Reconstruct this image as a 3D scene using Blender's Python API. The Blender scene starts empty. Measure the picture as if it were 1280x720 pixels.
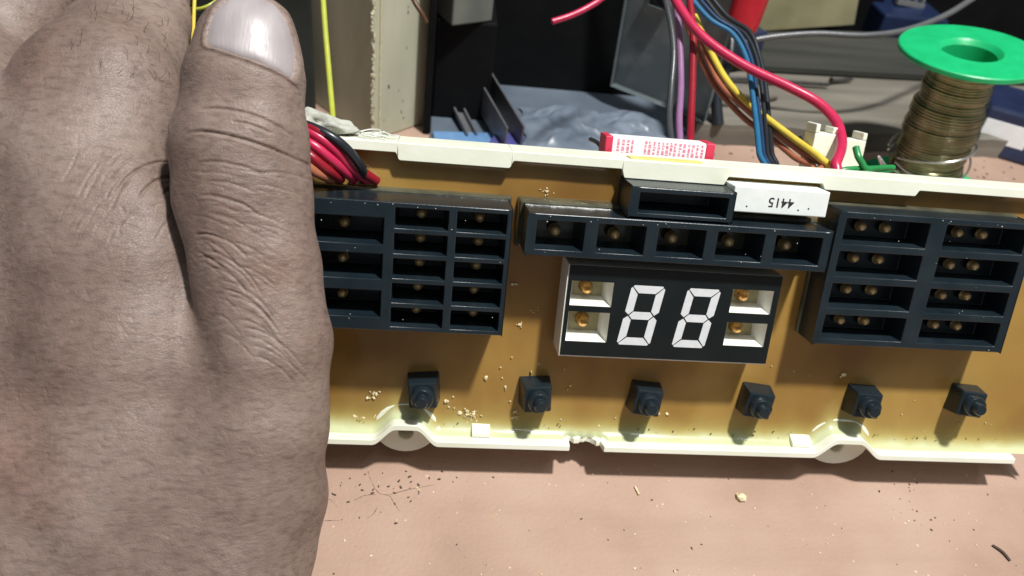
import bpy, bmesh, math, random
import numpy as np
from mathutils import Matrix, Vector

random.seed(7); rng = np.random.default_rng(7)
MM = 0.001                                    # all lengths below are millimetres
CAM_LOC = (-23.08, -144.34, 167.38)
CAM_ROT = [(0.991156, -0.053445, -0.121465), (-0.058175, 0.647681, -0.759687), (0.119272, 0.760035, 0.638844)]
HAND_LOC = (-52.52, -62.40, 24.43)
WIRES = {
  'yellow_tall': [(-55.0, 97.8, 79.9), (-52.8, 84.7, 70.9), (-50.4, 71.8, 62.3), (-47.9, 57.7, 55.4), (-46.1, 45.3, 56.6), (-46.0, 17.4, 64.9)],
  'yellow_bent': [(-98.2, 83.8, 76.9), (-93.2, 79.1, 75.4), (-87.1, 75.6, 75.5), (-82.4, 76.0, 76.9), (-78.6, 82.4, 78.9)],
  'yellow_short': [(-86.1, 79.3, 83.2), (-85.4, 73.1, 79.1), (-84.7, 66.9, 75.1), (-83.5, 57.6, 70.4)],
  'red_stub': [(17.1, 110.4, 67.9), (22.9, 112.3, 69.6), (28.9, 114.8, 72.1), (34.9, 119.0, 75.2), (44.6, 130.4, 81.2), (60.0, 143.1, 86.7)],
  'big_red': [(44.9, 97.6, 92.3), (49.7, 83.6, 86.0), (55.7, 73.8, 81.7), (66.4, 65.2, 78.2), (77.7, 57.9, 76.4), (85.2, 52.7, 74.8), (88.5, 45.5, 73.1), (87.2, 36.6, 71.7), (82.9, 28.2, 70.3), (80.1, 24.2, 68.1), (56.0, 17.7, 65.8)],
  'red_thin': [(54.2, 103.2, 91.3), (54.9, 84.2, 81.4), (53.7, 69.4, 73.0), (51.3, 53.4, 66.0), (48.1, 39.0, 64.0), (46.1, 30.9, 63.4), (29.0, 17.4, 64.9)],
  'lilac': [(49.5, 102.4, 91.1), (50.7, 84.5, 80.9), (50.4, 68.1, 70.9), (48.0, 53.6, 65.6), (45.7, 39.2, 63.7), (44.0, 31.1, 63.1), (27.0, 17.4, 64.9)],
  'grey_thin': [(43.8, 97.6, 92.2), (46.0, 83.8, 85.6), (47.2, 72.4, 78.4), (46.2, 62.2, 70.9), (44.7, 52.0, 66.2), (43.3, 38.4, 63.9), (42.1, 30.3, 63.4), (25.0, 17.4, 64.9)],
  'yellow_diag': [(59.9, 99.3, 78.4), (63.6, 84.6, 72.5), (66.5, 74.7, 69.2), (69.7, 65.1, 67.8), (73.7, 56.1, 67.3), (78.2, 44.9, 67.3), (81.7, 33.2, 68.1), (82.5, 25.7, 67.3), (54.0, 17.7, 65.8)],
  'rust_a': [(59.1, 100.9, 77.1), (62.9, 85.9, 70.8), (65.5, 74.6, 67.3), (71.0, 63.1, 65.6), (74.9, 54.1, 65.1), (79.6, 40.7, 65.7), (80.9, 30.6, 66.5), (51.0, 17.7, 65.8)],
  'rust_b': [(58.2, 102.6, 75.8), (61.9, 88.5, 69.0), (64.7, 77.2, 65.6), (70.3, 63.7, 63.1), (75.0, 54.7, 62.7), (78.0, 40.8, 64.0), (78.7, 31.3, 65.4), (49.0, 17.7, 65.8)],
  'blue_a': [(52.4, 98.1, 88.1), (60.0, 87.1, 82.7), (66.7, 81.7, 80.7), (69.8, 74.3, 77.2), (70.0, 66.0, 73.7), (69.5, 53.9, 68.6), (66.9, 38.8, 65.7), (65.3, 31.3, 64.3), (41.0, 17.7, 65.8)],
  'blue_b': [(53.8, 100.0, 89.0), (62.2, 88.3, 83.0), (68.7, 82.8, 80.9), (71.6, 75.2, 77.0), (71.8, 66.6, 73.1), (71.2, 54.5, 67.9), (68.4, 39.6, 65.4), (66.8, 32.0, 63.9), (42.5, 17.7, 65.8)],
  'black_a': [(56.2, 102.2, 89.0), (64.7, 89.8, 82.1), (71.0, 83.4, 80.4), (73.4, 76.3, 77.2), (73.8, 67.4, 72.9), (73.0, 55.1, 67.5), (69.9, 40.4, 65.0), (68.3, 32.8, 63.6), (44.0, 17.7, 65.8)],
  'black_b': [(58.0, 106.1, 89.3), (67.2, 93.2, 82.0), (73.4, 85.5, 80.2), (75.4, 77.8, 76.2), (75.9, 68.8, 71.8), (75.0, 56.5, 66.4), (71.9, 42.0, 64.2), (70.2, 34.4, 62.7), (45.5, 17.7, 65.8)],
  'grey_cable': [(104.8, 166.3, 44.5), (117.8, 167.2, 48.1), (135.7, 167.0, 51.3), (155.3, 165.4, 53.1), (172.8, 167.7, 55.9), (191.5, 174.4, 61.2), (210.0, 185.3, 68.4), (232.2, 199.3, 76.7)],
  'brown_thin': [(-31.6, 116.8, 75.6), (-28.1, 112.7, 69.7), (-25.4, 110.8, 66.5), (-23.7, 110.7, 63.6)],
  'dark_thin': [(83.7, 51.9, 64.1), (82.4, 44.0, 63.9), (81.0, 33.8, 64.0), (47.5, 17.7, 65.8)],
  'green': [(82.0, 26.6, 68.2), (86.1, 26.9, 69.3), (92.3, 28.4, 69.1), (100.2, 31.2, 67.7), (66.0, 17.7, 65.8)],
  'green_stub': [(88.3, 31.3, 73.4), (88.5, 28.8, 72.1), (89.9, 27.2, 70.4), (89.4, 25.9, 68.7), (60.0, 17.7, 65.8)],
  'black_curl': [(21.8, 43.7, 62.9), (22.9, 38.4, 64.7), (24.0, 32.9, 64.6), (24.5, 30.4, 63.3), (12.0, 18.5, 67.6)],
  'bundle0': [(-52.8, 9.9, 79.0), (-46.2, 6.0, 80.3), (-41.3, 4.8, 77.6), (-37.6, 5.7, 72.2), (-34.5, 7.9, 68.2)],
  'bundle1': [(-53.0, 8.6, 77.4), (-46.8, 4.8, 78.8), (-42.2, 3.7, 76.0), (-38.7, 5.2, 71.4), (-37.5, 7.9, 68.2)],
  'bundle2': [(-52.9, 7.3, 75.9), (-47.4, 3.5, 77.2), (-43.4, 2.6, 74.5), (-40.4, 4.7, 70.5), (-40.5, 7.9, 68.2)],
  'bundle3': [(-52.2, 10.7, 80.2), (-44.9, 6.2, 80.8), (-40.3, 5.3, 78.3), (-36.7, 6.0, 72.7), (-32.5, 7.9, 68.2)],
  'bundle4': [(-52.6, 11.2, 80.6), (-43.9, 6.0, 80.8), (-39.1, 4.9, 78.1), (-35.7, 5.8, 72.7), (-35.5, 7.9, 68.2)],
  'bundle5': [(-52.8, 5.7, 74.1), (-47.9, 2.1, 75.4), (-44.7, 1.8, 73.3), (-42.1, 4.6, 70.1), (-42.5, 7.9, 68.2)],
}
HAND = {
  'thumb': (0.82, [(0.2, 99.6, -3.0, 10.3), (-0.3, 93.8, -3.0, 11.6), (-1.4, 81.7, -4.0, 12.8), (-0.6, 70.9, -4.0, 12.8), (1.9, 58.6, -4.0, 12.2), (3.6, 43.1, -5.0, 12.2), (0.8, 28.7, -8.0, 14.2), (-3.7, 12.1, -11.0, 16.9), (-7.8, -6.4, -9.0, 17.5), (-10.6, -29.2, -4.0, 15.4)]),
  'index': (0.7, [(-51.4, 164.2, -75.0, 11.7), (-44.6, 140.9, -57.0, 12.4), (-37.4, 117.9, -38.0, 12.4), (-36.7, 105.6, -29.0, 14.7), (-37.2, 92.5, -19.0, 18.3), (-36.0, 77.6, -13.0, 17.0), (-29.3, 58.8, -10.0, 18.9), (-27.1, 39.6, -10.0, 21.1), (-27.1, 15.1, -12.0, 25.3), (-25.6, -8.0, -9.0, 23.9), (-23.2, -29.2, -4.0, 21.6)]),
  'middle': (0.8, [(-80.1, 171.3, -80.0, 13.8), (-78.6, 149.0, -66.0, 14.3), (-76.9, 127.1, -53.0, 15.0), (-82.3, 107.3, -46.0, 16.5), (-68.3, 82.6, -18.0, 18.8), (-63.5, 47.4, -16.0, 23.2), (-57.9, 6.1, -15.0, 26.4), (-42.6, -30.2, -6.0, 21.8)]),
  'ring': (0.8, [(-125.3, 170.0, -82.0, 14.4), (-114.4, 134.6, -62.0, 14.8), (-110.0, 102.5, -44.0, 15.9), (-96.9, 73.1, -24.0, 18.3), (-86.8, 38.9, -18.0, 21.8), (-64.2, -0.4, -10.0, 24.0)]),
  'little': (0.8, [(-152.4, 144.4, -76.0, 13.1), (-138.5, 109.6, -56.0, 13.6), (-127.6, 76.8, -40.0, 15.2), (-107.4, 41.7, -26.0, 17.6), (-78.6, 6.4, -14.0, 19.7)]),
}
CREASES = [
  (0.30, 0.32, [(-5.55, 85.90), (-1.92, 86.19), (1.70, 85.75), (5.33, 84.74), (8.23, 83.44), (10.98, 81.69)]),
  (0.42, 0.34, [(-7.87, 81.84), (-4.10, 81.98), (0.25, 81.26), (4.60, 80.10), (8.95, 78.65), (14.31, 76.62)]),
  (0.25, 0.28, [(0.69, 83.87), (3.88, 83.29), (7.50, 81.98)]),
  (0.22, 0.28, [(-5.84, 76.47), (-1.92, 76.62), (1.70, 76.04), (6.05, 74.88)]),
  (0.15, 0.28, [(1.70, 75.46), (5.33, 74.88), (8.95, 75.17), (13.88, 74.30)]),
  (0.24, 0.28, [(-5.55, 70.53), (-2.65, 70.53), (0.25, 69.95), (3.15, 68.79), (5.76, 66.76)]),
  (0.26, 0.28, [(-6.56, 63.57), (-4.10, 63.86), (-1.20, 62.99), (1.12, 61.69), (3.73, 59.22)]),
  (0.22, 0.28, [(-6.13, 59.51), (-4.10, 59.66), (-2.36, 58.78), (0.25, 56.90)]),
  (0.15, 0.28, [(-4.83, 73.14), (0.25, 72.85), (4.60, 71.40)]),
  (0.12, 0.28, [(-3.81, 67.63), (0.25, 66.76), (4.02, 64.44)]),
  (0.35, 0.34, [(-16.86, 80.25), (-18.89, 78.94), (-20.78, 76.91), (-22.52, 74.30), (-24.25, 69.95)]),
  (0.22, 0.3, [(-21.94, 79.38), (-23.53, 77.49), (-25.12, 74.59)]),
  (0.18, 0.3, [(-24.11, 80.10), (-25.56, 77.20)]),
  (0.18, 0.3, [(-27.16, 78.07), (-28.46, 75.03), (-29.77, 70.82)]),
  (0.15, 0.3, [(-26.43, 77.20), (-27.59, 73.58), (-28.75, 69.95)]),
  (0.34, 0.34, [(-15.41, 76.91), (-17.73, 75.31), (-19.03, 73.14), (-19.76, 70.82)]),
  (0.30, 0.3, [(-14.11, 76.47), (-15.84, 74.59), (-16.72, 71.69)]),
  (0.28, 0.3, [(-13.23, 75.75), (-14.69, 73.72), (-15.27, 70.82)]),
  (0.22, 0.3, [(-12.37, 74.01), (-13.23, 71.69), (-13.53, 69.08)]),
  (0.50, 0.9, [(-16.86, 86.91), (-14.83, 84.45), (-12.95, 81.55)]),
  (0.15, 0.3, [(-30.92, 80.10), (-31.94, 76.47), (-33.10, 73.58)]),
  (0.15, 0.3, [(-21.50, 75.03), (-22.81, 72.56), (-23.82, 68.21)]),
  (0.12, 0.26, [(-5.78, 63.05), (-2.96, 62.29), (0.05, 60.04), (2.21, 56.84)]),
  (0.18, 0.26, [(-5.13, 61.05), (-1.18, 59.99), (3.04, 56.83), (6.07, 52.35)]),
  (0.13, 0.26, [(-3.72, 59.46), (-0.60, 58.63), (2.73, 56.13), (5.13, 52.59)]),
  (0.19, 0.26, [(-3.44, 57.82), (-1.02, 57.18), (1.57, 55.24), (3.43, 52.49)]),
  (0.12, 0.26, [(-2.07, 55.47), (1.62, 54.49), (5.57, 51.53), (8.41, 47.34)]),
  (0.19, 0.26, [(-1.73, 53.89), (1.82, 52.94), (5.61, 50.10), (8.33, 46.08)]),
  (0.17, 0.26, [(-0.43, 52.62), (2.84, 51.75), (6.33, 49.13), (8.85, 45.41)]),
  (0.11, 0.26, [(0.04, 50.80), (3.03, 50.00), (6.21, 47.61), (8.50, 44.23)]),
  (0.13, 0.26, [(1.21, 48.46), (4.36, 47.62), (7.72, 45.10), (10.13, 41.54)]),
  (0.18, 0.26, [(1.98, 46.98), (5.86, 45.94), (9.99, 42.84), (12.97, 38.45)]),
  (0.14, 0.26, [(2.43, 45.37), (5.69, 44.51), (9.17, 41.90), (11.67, 38.20)]),
  (0.10, 0.26, [(2.93, 43.73), (6.65, 42.74), (10.63, 39.76), (13.48, 35.53)]),
  (0.15, 0.26, [(3.63, 41.71), (6.19, 41.03), (8.93, 38.97), (10.90, 36.06)]),
  (0.06, 0.22, [(-0.85, 65.29), (2.02, 64.91), (4.88, 63.78), (7.83, 61.99)]),
  (0.07, 0.22, [(-1.61, 69.86), (0.52, 69.66), (2.65, 69.06), (4.85, 68.12)]),
  (0.08, 0.22, [(-2.36, 52.11), (-0.85, 51.74), (0.66, 50.64), (2.21, 48.92)]),
  (0.06, 0.22, [(4.80, 73.18), (5.79, 73.12), (6.77, 72.92), (7.79, 72.62)]),
  (0.07, 0.22, [(2.99, 56.40), (4.32, 56.12), (5.66, 55.29), (7.04, 53.99)]),
  (0.09, 0.22, [(-4.68, 61.50), (-3.74, 61.34), (-2.79, 60.88), (-1.81, 60.15)]),
  (0.11, 0.22, [(4.69, 45.33), (7.03, 44.63), (9.37, 42.52), (11.78, 39.22)]),
  (0.10, 0.22, [(-6.76, 67.05), (-3.96, 66.72), (-1.16, 65.73), (1.73, 64.18)]),
  (0.10, 0.22, [(-1.64, 45.70), (0.46, 45.07), (2.57, 43.20), (4.74, 40.25)]),
  (0.06, 0.22, [(-3.17, 70.23), (-1.42, 70.07), (0.34, 69.60), (2.14, 68.85)]),
  (0.10, 0.22, [(-6.88, 75.01), (-5.68, 74.95), (-4.47, 74.77), (-3.23, 74.49)]),
  (0.11, 0.22, [(-2.27, 67.00), (-1.21, 66.88), (-0.15, 66.51), (0.93, 65.92)]),
  (0.05, 0.22, [(-1.47, 69.69), (-0.49, 69.60), (0.49, 69.32), (1.50, 68.88)]),
  (0.11, 0.22, [(-6.47, 60.47), (-5.10, 60.23), (-3.74, 59.53), (-2.34, 58.42)]),
  (0.07, 0.22, [(-5.40, 59.21), (-2.99, 58.77), (-0.57, 57.44), (1.92, 55.35)]),
  (0.07, 0.22, [(5.89, 60.89), (7.24, 60.66), (8.58, 59.98), (9.97, 58.90)]),
  (0.10, 0.22, [(-6.52, 62.73), (-5.16, 62.52), (-3.80, 61.90), (-2.39, 60.91)]),
  (0.07, 0.22, [(3.85, 60.21), (4.77, 60.05), (5.69, 59.56), (6.65, 58.80)]),
  (0.10, 0.22, [(-3.84, 69.69), (-2.51, 69.56), (-1.18, 69.18), (0.18, 68.59)]),
  (0.08, 0.22, [(-5.15, 74.80), (-2.42, 74.66), (0.30, 74.23), (3.11, 73.56)]),
  (0.09, 0.22, [(5.93, 63.33), (8.60, 62.93), (11.27, 61.74), (14.02, 59.87)]),
  (0.06, 0.22, [(3.32, 52.18), (5.18, 51.73), (7.03, 50.38), (8.94, 48.27)]),
  (0.10, 0.22, [(5.07, 65.49), (7.25, 65.21), (9.43, 64.36), (11.68, 63.02)]),
  (0.09, 0.22, [(1.38, 49.89), (3.31, 49.39), (5.23, 47.88), (7.21, 45.52)]),
  (0.11, 0.22, [(1.95, 67.72), (4.67, 67.42), (7.38, 66.51), (10.18, 65.08)]),
  (0.06, 0.22, [(1.72, 75.02), (4.39, 74.89), (7.06, 74.49), (9.81, 73.85)]),
  (0.06, 0.22, [(5.64, 54.71), (6.62, 54.49), (7.61, 53.84), (8.62, 52.82)]),
  (0.11, 0.22, [(1.29, 57.90), (3.65, 57.45), (6.01, 56.07), (8.45, 53.91)]),
  (0.05, 0.22, [(-4.15, 76.37), (-1.43, 76.26), (1.28, 75.94), (4.08, 75.45)]),
  (0.10, 0.22, [(4.44, 72.69), (6.93, 72.52), (9.42, 72.00), (11.98, 71.18)]),
  (0.06, 0.22, [(4.46, 58.51), (7.08, 58.02), (9.71, 56.53), (12.42, 54.19)]),
  (0.10, 0.22, [(1.76, 65.69), (4.42, 65.35), (7.07, 64.32), (9.80, 62.71)]),
  (0.05, 0.22, [(-0.85, 59.30), (0.07, 59.13), (0.98, 58.63), (1.92, 57.85)]),
  (0.09, 0.22, [(0.76, 60.53), (3.36, 60.08), (5.96, 58.74), (8.63, 56.63)]),
  (0.08, 0.22, [(-5.19, 64.65), (-2.79, 64.32), (-0.38, 63.32), (2.10, 61.77)]),
  (0.10, 0.22, [(-5.89, 58.75), (-4.26, 58.44), (-2.63, 57.53), (-0.96, 56.10)]),
  (0.11, 0.22, [(-2.94, 68.85), (-1.10, 68.66), (0.74, 68.10), (2.63, 67.21)]),
  (0.10, 0.22, [(-5.76, 72.74), (-3.65, 72.59), (-1.54, 72.16), (0.63, 71.47)]),
  (0.10, 0.22, [(-0.31, 62.32), (2.27, 61.91), (4.86, 60.69), (7.52, 58.78)]),
  (0.10, 0.22, [(-3.05, 49.19), (-1.34, 48.73), (0.37, 47.36), (2.13, 45.20)]),
  (0.06, 0.22, [(-29.70, 67.33), (-30.46, 66.25), (-30.91, 64.64)]),
  (0.10, 0.22, [(-23.07, 74.71), (-24.21, 73.08), (-24.90, 70.64)]),
  (0.08, 0.22, [(-18.68, 79.30), (-19.57, 78.02), (-20.12, 76.09)]),
  (0.05, 0.22, [(-23.22, 69.52), (-24.30, 67.98), (-24.96, 65.66)]),
  (0.10, 0.22, [(-28.12, 67.70), (-29.06, 66.35), (-29.64, 64.32)]),
  (0.09, 0.22, [(-13.09, 70.74), (-14.37, 68.91), (-15.15, 66.16)]),
  (0.10, 0.22, [(-26.74, 66.80), (-27.80, 65.29), (-28.45, 63.01)]),
  (0.09, 0.22, [(-26.90, 67.42), (-28.29, 65.43), (-29.14, 62.43)]),
  (0.07, 0.22, [(-24.13, 77.44), (-25.51, 75.46), (-26.35, 72.50)]),
  (0.06, 0.22, [(-19.66, 77.54), (-20.32, 76.60), (-20.71, 75.20)]),
  (0.07, 0.22, [(-16.68, 76.93), (-18.20, 74.76), (-19.12, 71.50)]),
  (0.06, 0.22, [(-21.41, 74.55), (-22.63, 72.80), (-23.37, 70.18)]),
  (0.09, 0.22, [(-24.93, 66.48), (-25.69, 65.40), (-26.15, 63.77)]),
  (0.05, 0.22, [(-26.47, 75.23), (-27.06, 74.39), (-27.42, 73.12)]),
  (0.10, 0.22, [(-13.83, 67.94), (-15.24, 65.92), (-16.10, 62.89)]),
  (0.08, 0.22, [(-13.75, 77.19), (-14.93, 75.50), (-15.65, 72.96)]),
  (0.11, 0.22, [(-21.45, 66.46), (-22.82, 64.50), (-23.65, 61.56)]),
  (0.09, 0.22, [(-30.73, 70.40), (-32.01, 68.57), (-32.79, 65.82)]),
  (0.11, 0.22, [(-20.56, 67.92), (-21.45, 66.66), (-21.98, 64.75)]),
  (0.09, 0.22, [(-24.86, 71.12), (-26.37, 68.96), (-27.29, 65.71)]),
  (0.09, 0.22, [(-26.81, 76.20), (-27.73, 74.90), (-28.28, 72.94)]),
  (0.07, 0.22, [(-12.87, 66.99), (-13.86, 65.58), (-14.46, 63.45)]),
]
NAIL = [(-4.10, 100.40), (-3.66, 97.94), (-1.78, 97.21), (1.70, 96.19), (5.33, 95.03), (8.66, 93.73), (9.97, 93.00), (10.26, 96.05), (9.82, 99.67), (8.66, 103.59), (6.92, 106.63), (4.60, 108.23), (1.99, 108.52), (-0.91, 107.36), (-3.09, 104.46)]
CRACKS = [[(-32.1, -19.4), (-31.0, -22.5), (-29.2, -26.2), (-26.5, -26.8), (-25.2, -28.6), (-23.7, -30.8)], [(-35.2, -28.4), (-32.4, -27.0), (-29.2, -26.2)], [(-42.3, -29.0), (-40.5, -28.1), (-38.8, -29.9)], [(-42.5, -33.9), (-40.2, -34.3), (-37.7, -33.8)], [(-26.5, -26.8), (-21.9, -24.8), (-15.0, -23.2)], [(-31.3, -33.7), (-30.0, -31.9), (-29.3, -30.1)]]
CRUMBS = [(-7.0, 33.9, 1.1, 26), (-9.8, 37.5, 0.8, 9), (-0.4, 36.3, 0.8, 10), (-34.5, 36.0, 1.3, 18), (-30.7, 35.0, 0.9, 12), (-31.6, 29.6, 1.1, 16), (4.0, 33.2, 0.7, 8), (25.4, 35.4, 0.6, 5), (5.3, -23.5, 0.9, 10), (11.6, -21.0, 0.7, 7), (5.2, 5.8, 0.7, 6), (-12.8, 31.0, 1.2, 8), (-18.6, 40.1, 0.8, 4), (42.7, 35.7, 6.0, 9), (112.1, 29.6, 12.0, 10), (76.8, 21.8, 10.0, 8), (4.2, 24.9, 7.0, 16), (-0.1, -1.0, 0.6, 4), (2.8, 9.0, 0.6, 5)]

C = bpy.context.scene.collection
scn = bpy.context.scene

# ------------------------------------------------------------------ camera
cam_d = bpy.data.cameras.new('camera'); cam = bpy.data.objects.new('camera', cam_d); C.objects.link(cam)
cam_d.sensor_width = 36.0; cam_d.lens = 28.125
cam_d.clip_start = 0.005; cam_d.clip_end = 20.0
cam.matrix_world = Matrix.Translation(Vector(CAM_LOC) * MM) @ Matrix(CAM_ROT).to_4x4()
cam_d.dof.use_dof = True; cam_d.dof.focus_distance = 0.176; cam_d.dof.aperture_fstop = 24.0
scn.camera = cam

# ------------------------------------------------------------------ light of the workroom
world = bpy.data.worlds.new('World'); scn.world = world; world.use_nodes = True
bg = world.node_tree.nodes['Background']
bg.inputs['Color'].default_value = (0.86, 0.95, 1.0, 1); bg.inputs['Strength'].default_value = 0.21
def lamp(name, loc, target, size, power, col, shape='DISK', size_y=None):
    d = bpy.data.lights.new(name, 'AREA'); d.shape = shape; d.size = size * MM
    if size_y: d.size_y = size_y * MM
    d.energy = power; d.color = col
    o = bpy.data.objects.new(name, d); C.objects.link(o)
    o.location = Vector(loc) * MM
    o.rotation_euler = (Vector(target) - Vector(loc)).to_track_quat('-Z', 'Y').to_euler()
    return o
lamp('ceiling_lamp', (190, -130, 880), (30, 0, 40), 60, 12.4, (1.0, 0.98, 0.94))
lamp('added_fill_light', (430, -320, 1300), (0, 0, 40), 900, 3.0, (0.90, 0.96, 1.0), 'RECTANGLE', 60)  # added fill light, placed so that the left flanks stay dark
vs = scn.view_settings
vs.view_transform = 'Standard'; vs.look = 'None'; vs.exposure = 0.0; vs.gamma = 1.0; vs.use_curve_mapping = False
scn.cycles.use_denoising = True
scn.cycles.max_bounces = 8

# ------------------------------------------------------------------ materials
def srgb(r, g, b):
    f = lambda c: (c / 255 / 12.92) if c <= 10 else ((c / 255 + 0.055) / 1.055) ** 2.4
    return (f(r), f(g), f(b))
def pmat(name, c1, c2=None, scale=200.0, rough=0.5, bump=0.0, bscale=800.0, metal=0.0, spec=0.5, coat=0.0,
         c3=None, rvar=0.0, sss=0.0, detail=4.0, trans=0.0, stretch=None):
    m = bpy.data.materials.new(name); m.use_nodes = True
    nt = m.node_tree; p = nt.nodes['Principled BSDF']
    p.inputs['Roughness'].default_value = rough; p.inputs['Metallic'].default_value = metal
    p.inputs['Specular IOR Level'].default_value = spec; p.inputs['Coat Weight'].default_value = coat
    p.inputs['Base Color'].default_value = (*c1, 1)
    if trans: p.inputs['Transmission Weight'].default_value = trans
    if sss:
        p.inputs['Subsurface Weight'].default_value = sss
        p.inputs['Subsurface Radius'].default_value = (0.0016, 0.0007, 0.0004); p.inputs['Subsurface Scale'].default_value = 1.0
    tc = nt.nodes.new('ShaderNodeTexCoord'); out = tc.outputs['Object']
    if stretch:
        mp = nt.nodes.new('ShaderNodeMapping'); mp.inputs['Scale'].default_value = stretch
        nt.links.new(out, mp.inputs['Vector']); out = mp.outputs['Vector']
    if c2 is not None:
        n = nt.nodes.new('ShaderNodeTexNoise'); n.inputs['Scale'].default_value = scale; n.inputs['Detail'].default_value = detail
        nt.links.new(out, n.inputs['Vector'])
        r = nt.nodes.new('ShaderNodeValToRGB'); nt.links.new(n.outputs['Fac'], r.inputs['Fac'])
        e = r.color_ramp.elements; e[0].position = 0.32; e[0].color = (*c1, 1); e[1].position = 0.68; e[1].color = (*c2, 1)
        if c3 is not None:
            q = e.new(0.5); q.color = (*c3, 1)
        nt.links.new(r.outputs['Color'], p.inputs['Base Color'])
        if rvar:
            mr = nt.nodes.new('ShaderNodeMapRange'); nt.links.new(n.outputs['Fac'], mr.inputs['Value'])
            mr.inputs['To Min'].default_value = rough - rvar; mr.inputs['To Max'].default_value = rough + rvar
            nt.links.new(mr.outputs['Result'], p.inputs['Roughness'])
    if bump:
        n2 = nt.nodes.new('ShaderNodeTexNoise'); n2.inputs['Scale'].default_value = bscale; n2.inputs['Detail'].default_value = 5
        nt.links.new(out, n2.inputs['Vector'])
        b = nt.nodes.new('ShaderNodeBump'); b.inputs['Strength'].default_value = bump; b.inputs['Distance'].default_value = 0.0004
        nt.links.new(n2.outputs['Fac'], b.inputs['Height']); nt.links.new(b.outputs['Normal'], p.inputs['Normal'])
    return m
M = {}
M['white_plastic'] = pmat('white_plastic', (0.72, 0.74, 0.60), (0.81, 0.82, 0.71), 60, 0.38, 0.12, 500, rvar=0.08)
M['black_plastic'] = pmat('black_plastic', (0.007, 0.014, 0.019), (0.013, 0.021, 0.027), 120, 0.30, 0.10, 1500, rvar=0.10, spec=0.42)
M['display_face'] = pmat('display_face', (0.006, 0.009, 0.010), (0.009, 0.012, 0.013), 150, 0.40, 0.05, 1200, spec=0.25)
M['segment'] = pmat('segment_white', (0.60, 0.63, 0.655), (0.67, 0.70, 0.72), 700, 0.45)
M['window_white'] = pmat('window_white', (0.74, 0.75, 0.68), (0.80, 0.80, 0.74), 400, 0.4)
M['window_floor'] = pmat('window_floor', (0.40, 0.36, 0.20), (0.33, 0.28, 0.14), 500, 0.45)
M['amber_led'] = pmat('amber_led', (0.75, 0.42, 0.09), (0.22, 0.08, 0.01), 650, 0.14, 0.5, 500, metal=0.75, coat=0.8)
M['dull_led'] = pmat('dull_led', (0.80, 0.46, 0.16), (0.95, 0.70, 0.38), 900, 0.30, 0.3, 1500, metal=0.45, coat=0.5)
M['led_leg'] = pmat('led_leg', (0.5, 0.42, 0.3), None, rough=0.3, metal=0.9)
M['relay_white'] = pmat('relay_white', (0.70, 0.74, 0.72), (0.76, 0.79, 0.77), 300, 0.45, 0.08)
M['ink'] = pmat('ink', (0.02, 0.025, 0.03), None, rough=0.6)
M['crumb'] = pmat('crumb', (0.55, 0.42, 0.20), (0.78, 0.70, 0.48), 900, 0.7, 0.4, 1500)
M['yellow_strip'] = pmat('yellow_strip', (0.62, 0.50, 0.10), (0.74, 0.62, 0.22), 250, 0.5)
M['cloth'] = pmat('cloth', (0.30, 0.31, 0.27), (0.48, 0.48, 0.42), 350, 0.9, 0.8, 900)
M['thread'] = pmat('thread', (0.6, 0.62, 0.58), None, rough=0.8)
def wmat(n, c, r=0.32): return pmat(n, tuple(v * 0.85 for v in c), c, 300, r, 0.08, 900)
M['w_red'] = wmat('wire_red', (0.50, 0.022, 0.080)); M['w_darkred'] = wmat('wire_dark_red', (0.26, 0.010, 0.022))
M['w_yellow'] = wmat('wire_yellow', (0.68, 0.52, 0.07)); M['w_lime'] = wmat('wire_lime', (0.42, 0.46, 0.06))
M['w_lilac'] = wmat('wire_lilac', (0.26, 0.13, 0.26)); M['w_grey'] = wmat('wire_grey', (0.05, 0.055, 0.06))
M['w_rust'] = wmat('wire_rust', (0.38, 0.13, 0.07)); M['w_brown'] = wmat('wire_brown', (0.10, 0.05, 0.025))
M['w_blue'] = wmat('wire_blue', (0.02, 0.125, 0.25)); M['w_navy'] = wmat('wire_navy', (0.012, 0.04, 0.10))
M['w_black'] = wmat('wire_black', (0.016, 0.02, 0.026)); M['w_green'] = wmat('wire_green', (0.02, 0.22, 0.06))
M['w_cable'] = wmat('cable_grey', (0.10, 0.105, 0.11))
M['green_plastic'] = pmat('green_plastic', (0.008, 0.40, 0.135), (0.012, 0.47, 0.17), 150, 0.36, 0.1, 700)
M['solder'] = pmat('solder', (0.27, 0.25, 0.13), (0.42, 0.40, 0.25), 160, 0.20, 0.05, 900, metal=0.95)
M['bare_wire'] = pmat('bare_wire', (0.72, 0.72, 0.70), None, rough=0.25, metal=0.9)
M['old_paint'] = pmat('old_paint', (0.38, 0.40, 0.29), (0.54, 0.54, 0.42), 45, 0.55, 0.25, 300, stretch=(1, 1, 0.3))
M['paint_crust'] = pmat('paint_crust', (0.50, 0.45, 0.29), (0.62, 0.58, 0.42), 500, 0.8, 0.8, 900)
M['chip'] = pmat('chip_dark', (0.06, 0.045, 0.03), None, rough=0.8)
M['skirt'] = pmat('resin_skirt', (0.045, 0.042, 0.026), (0.10, 0.095, 0.06), 150, 0.2, 0.5, 300, coat=0.5)
M['crack_brown'] = pmat('crack_brown', (0.14, 0.085, 0.06), None, rough=0.9)
M['clear_bag'] = pmat('clear_bag', (0.09, 0.115, 0.15), (0.20, 0.24, 0.30), 40, 0.34, 0.3, 250, spec=0.5, detail=6)
M['housing'] = pmat('housing_black', (0.003, 0.0035, 0.004), (0.006, 0.0065, 0.007), 60, 0.6, 0.2, 300, spec=0.12)
M['grey_sheet'] = pmat('grey_sheet', (0.08, 0.10, 0.13), (0.14, 0.175, 0.22), 28, 0.36, 0.15, 200, rvar=0.1)
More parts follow.
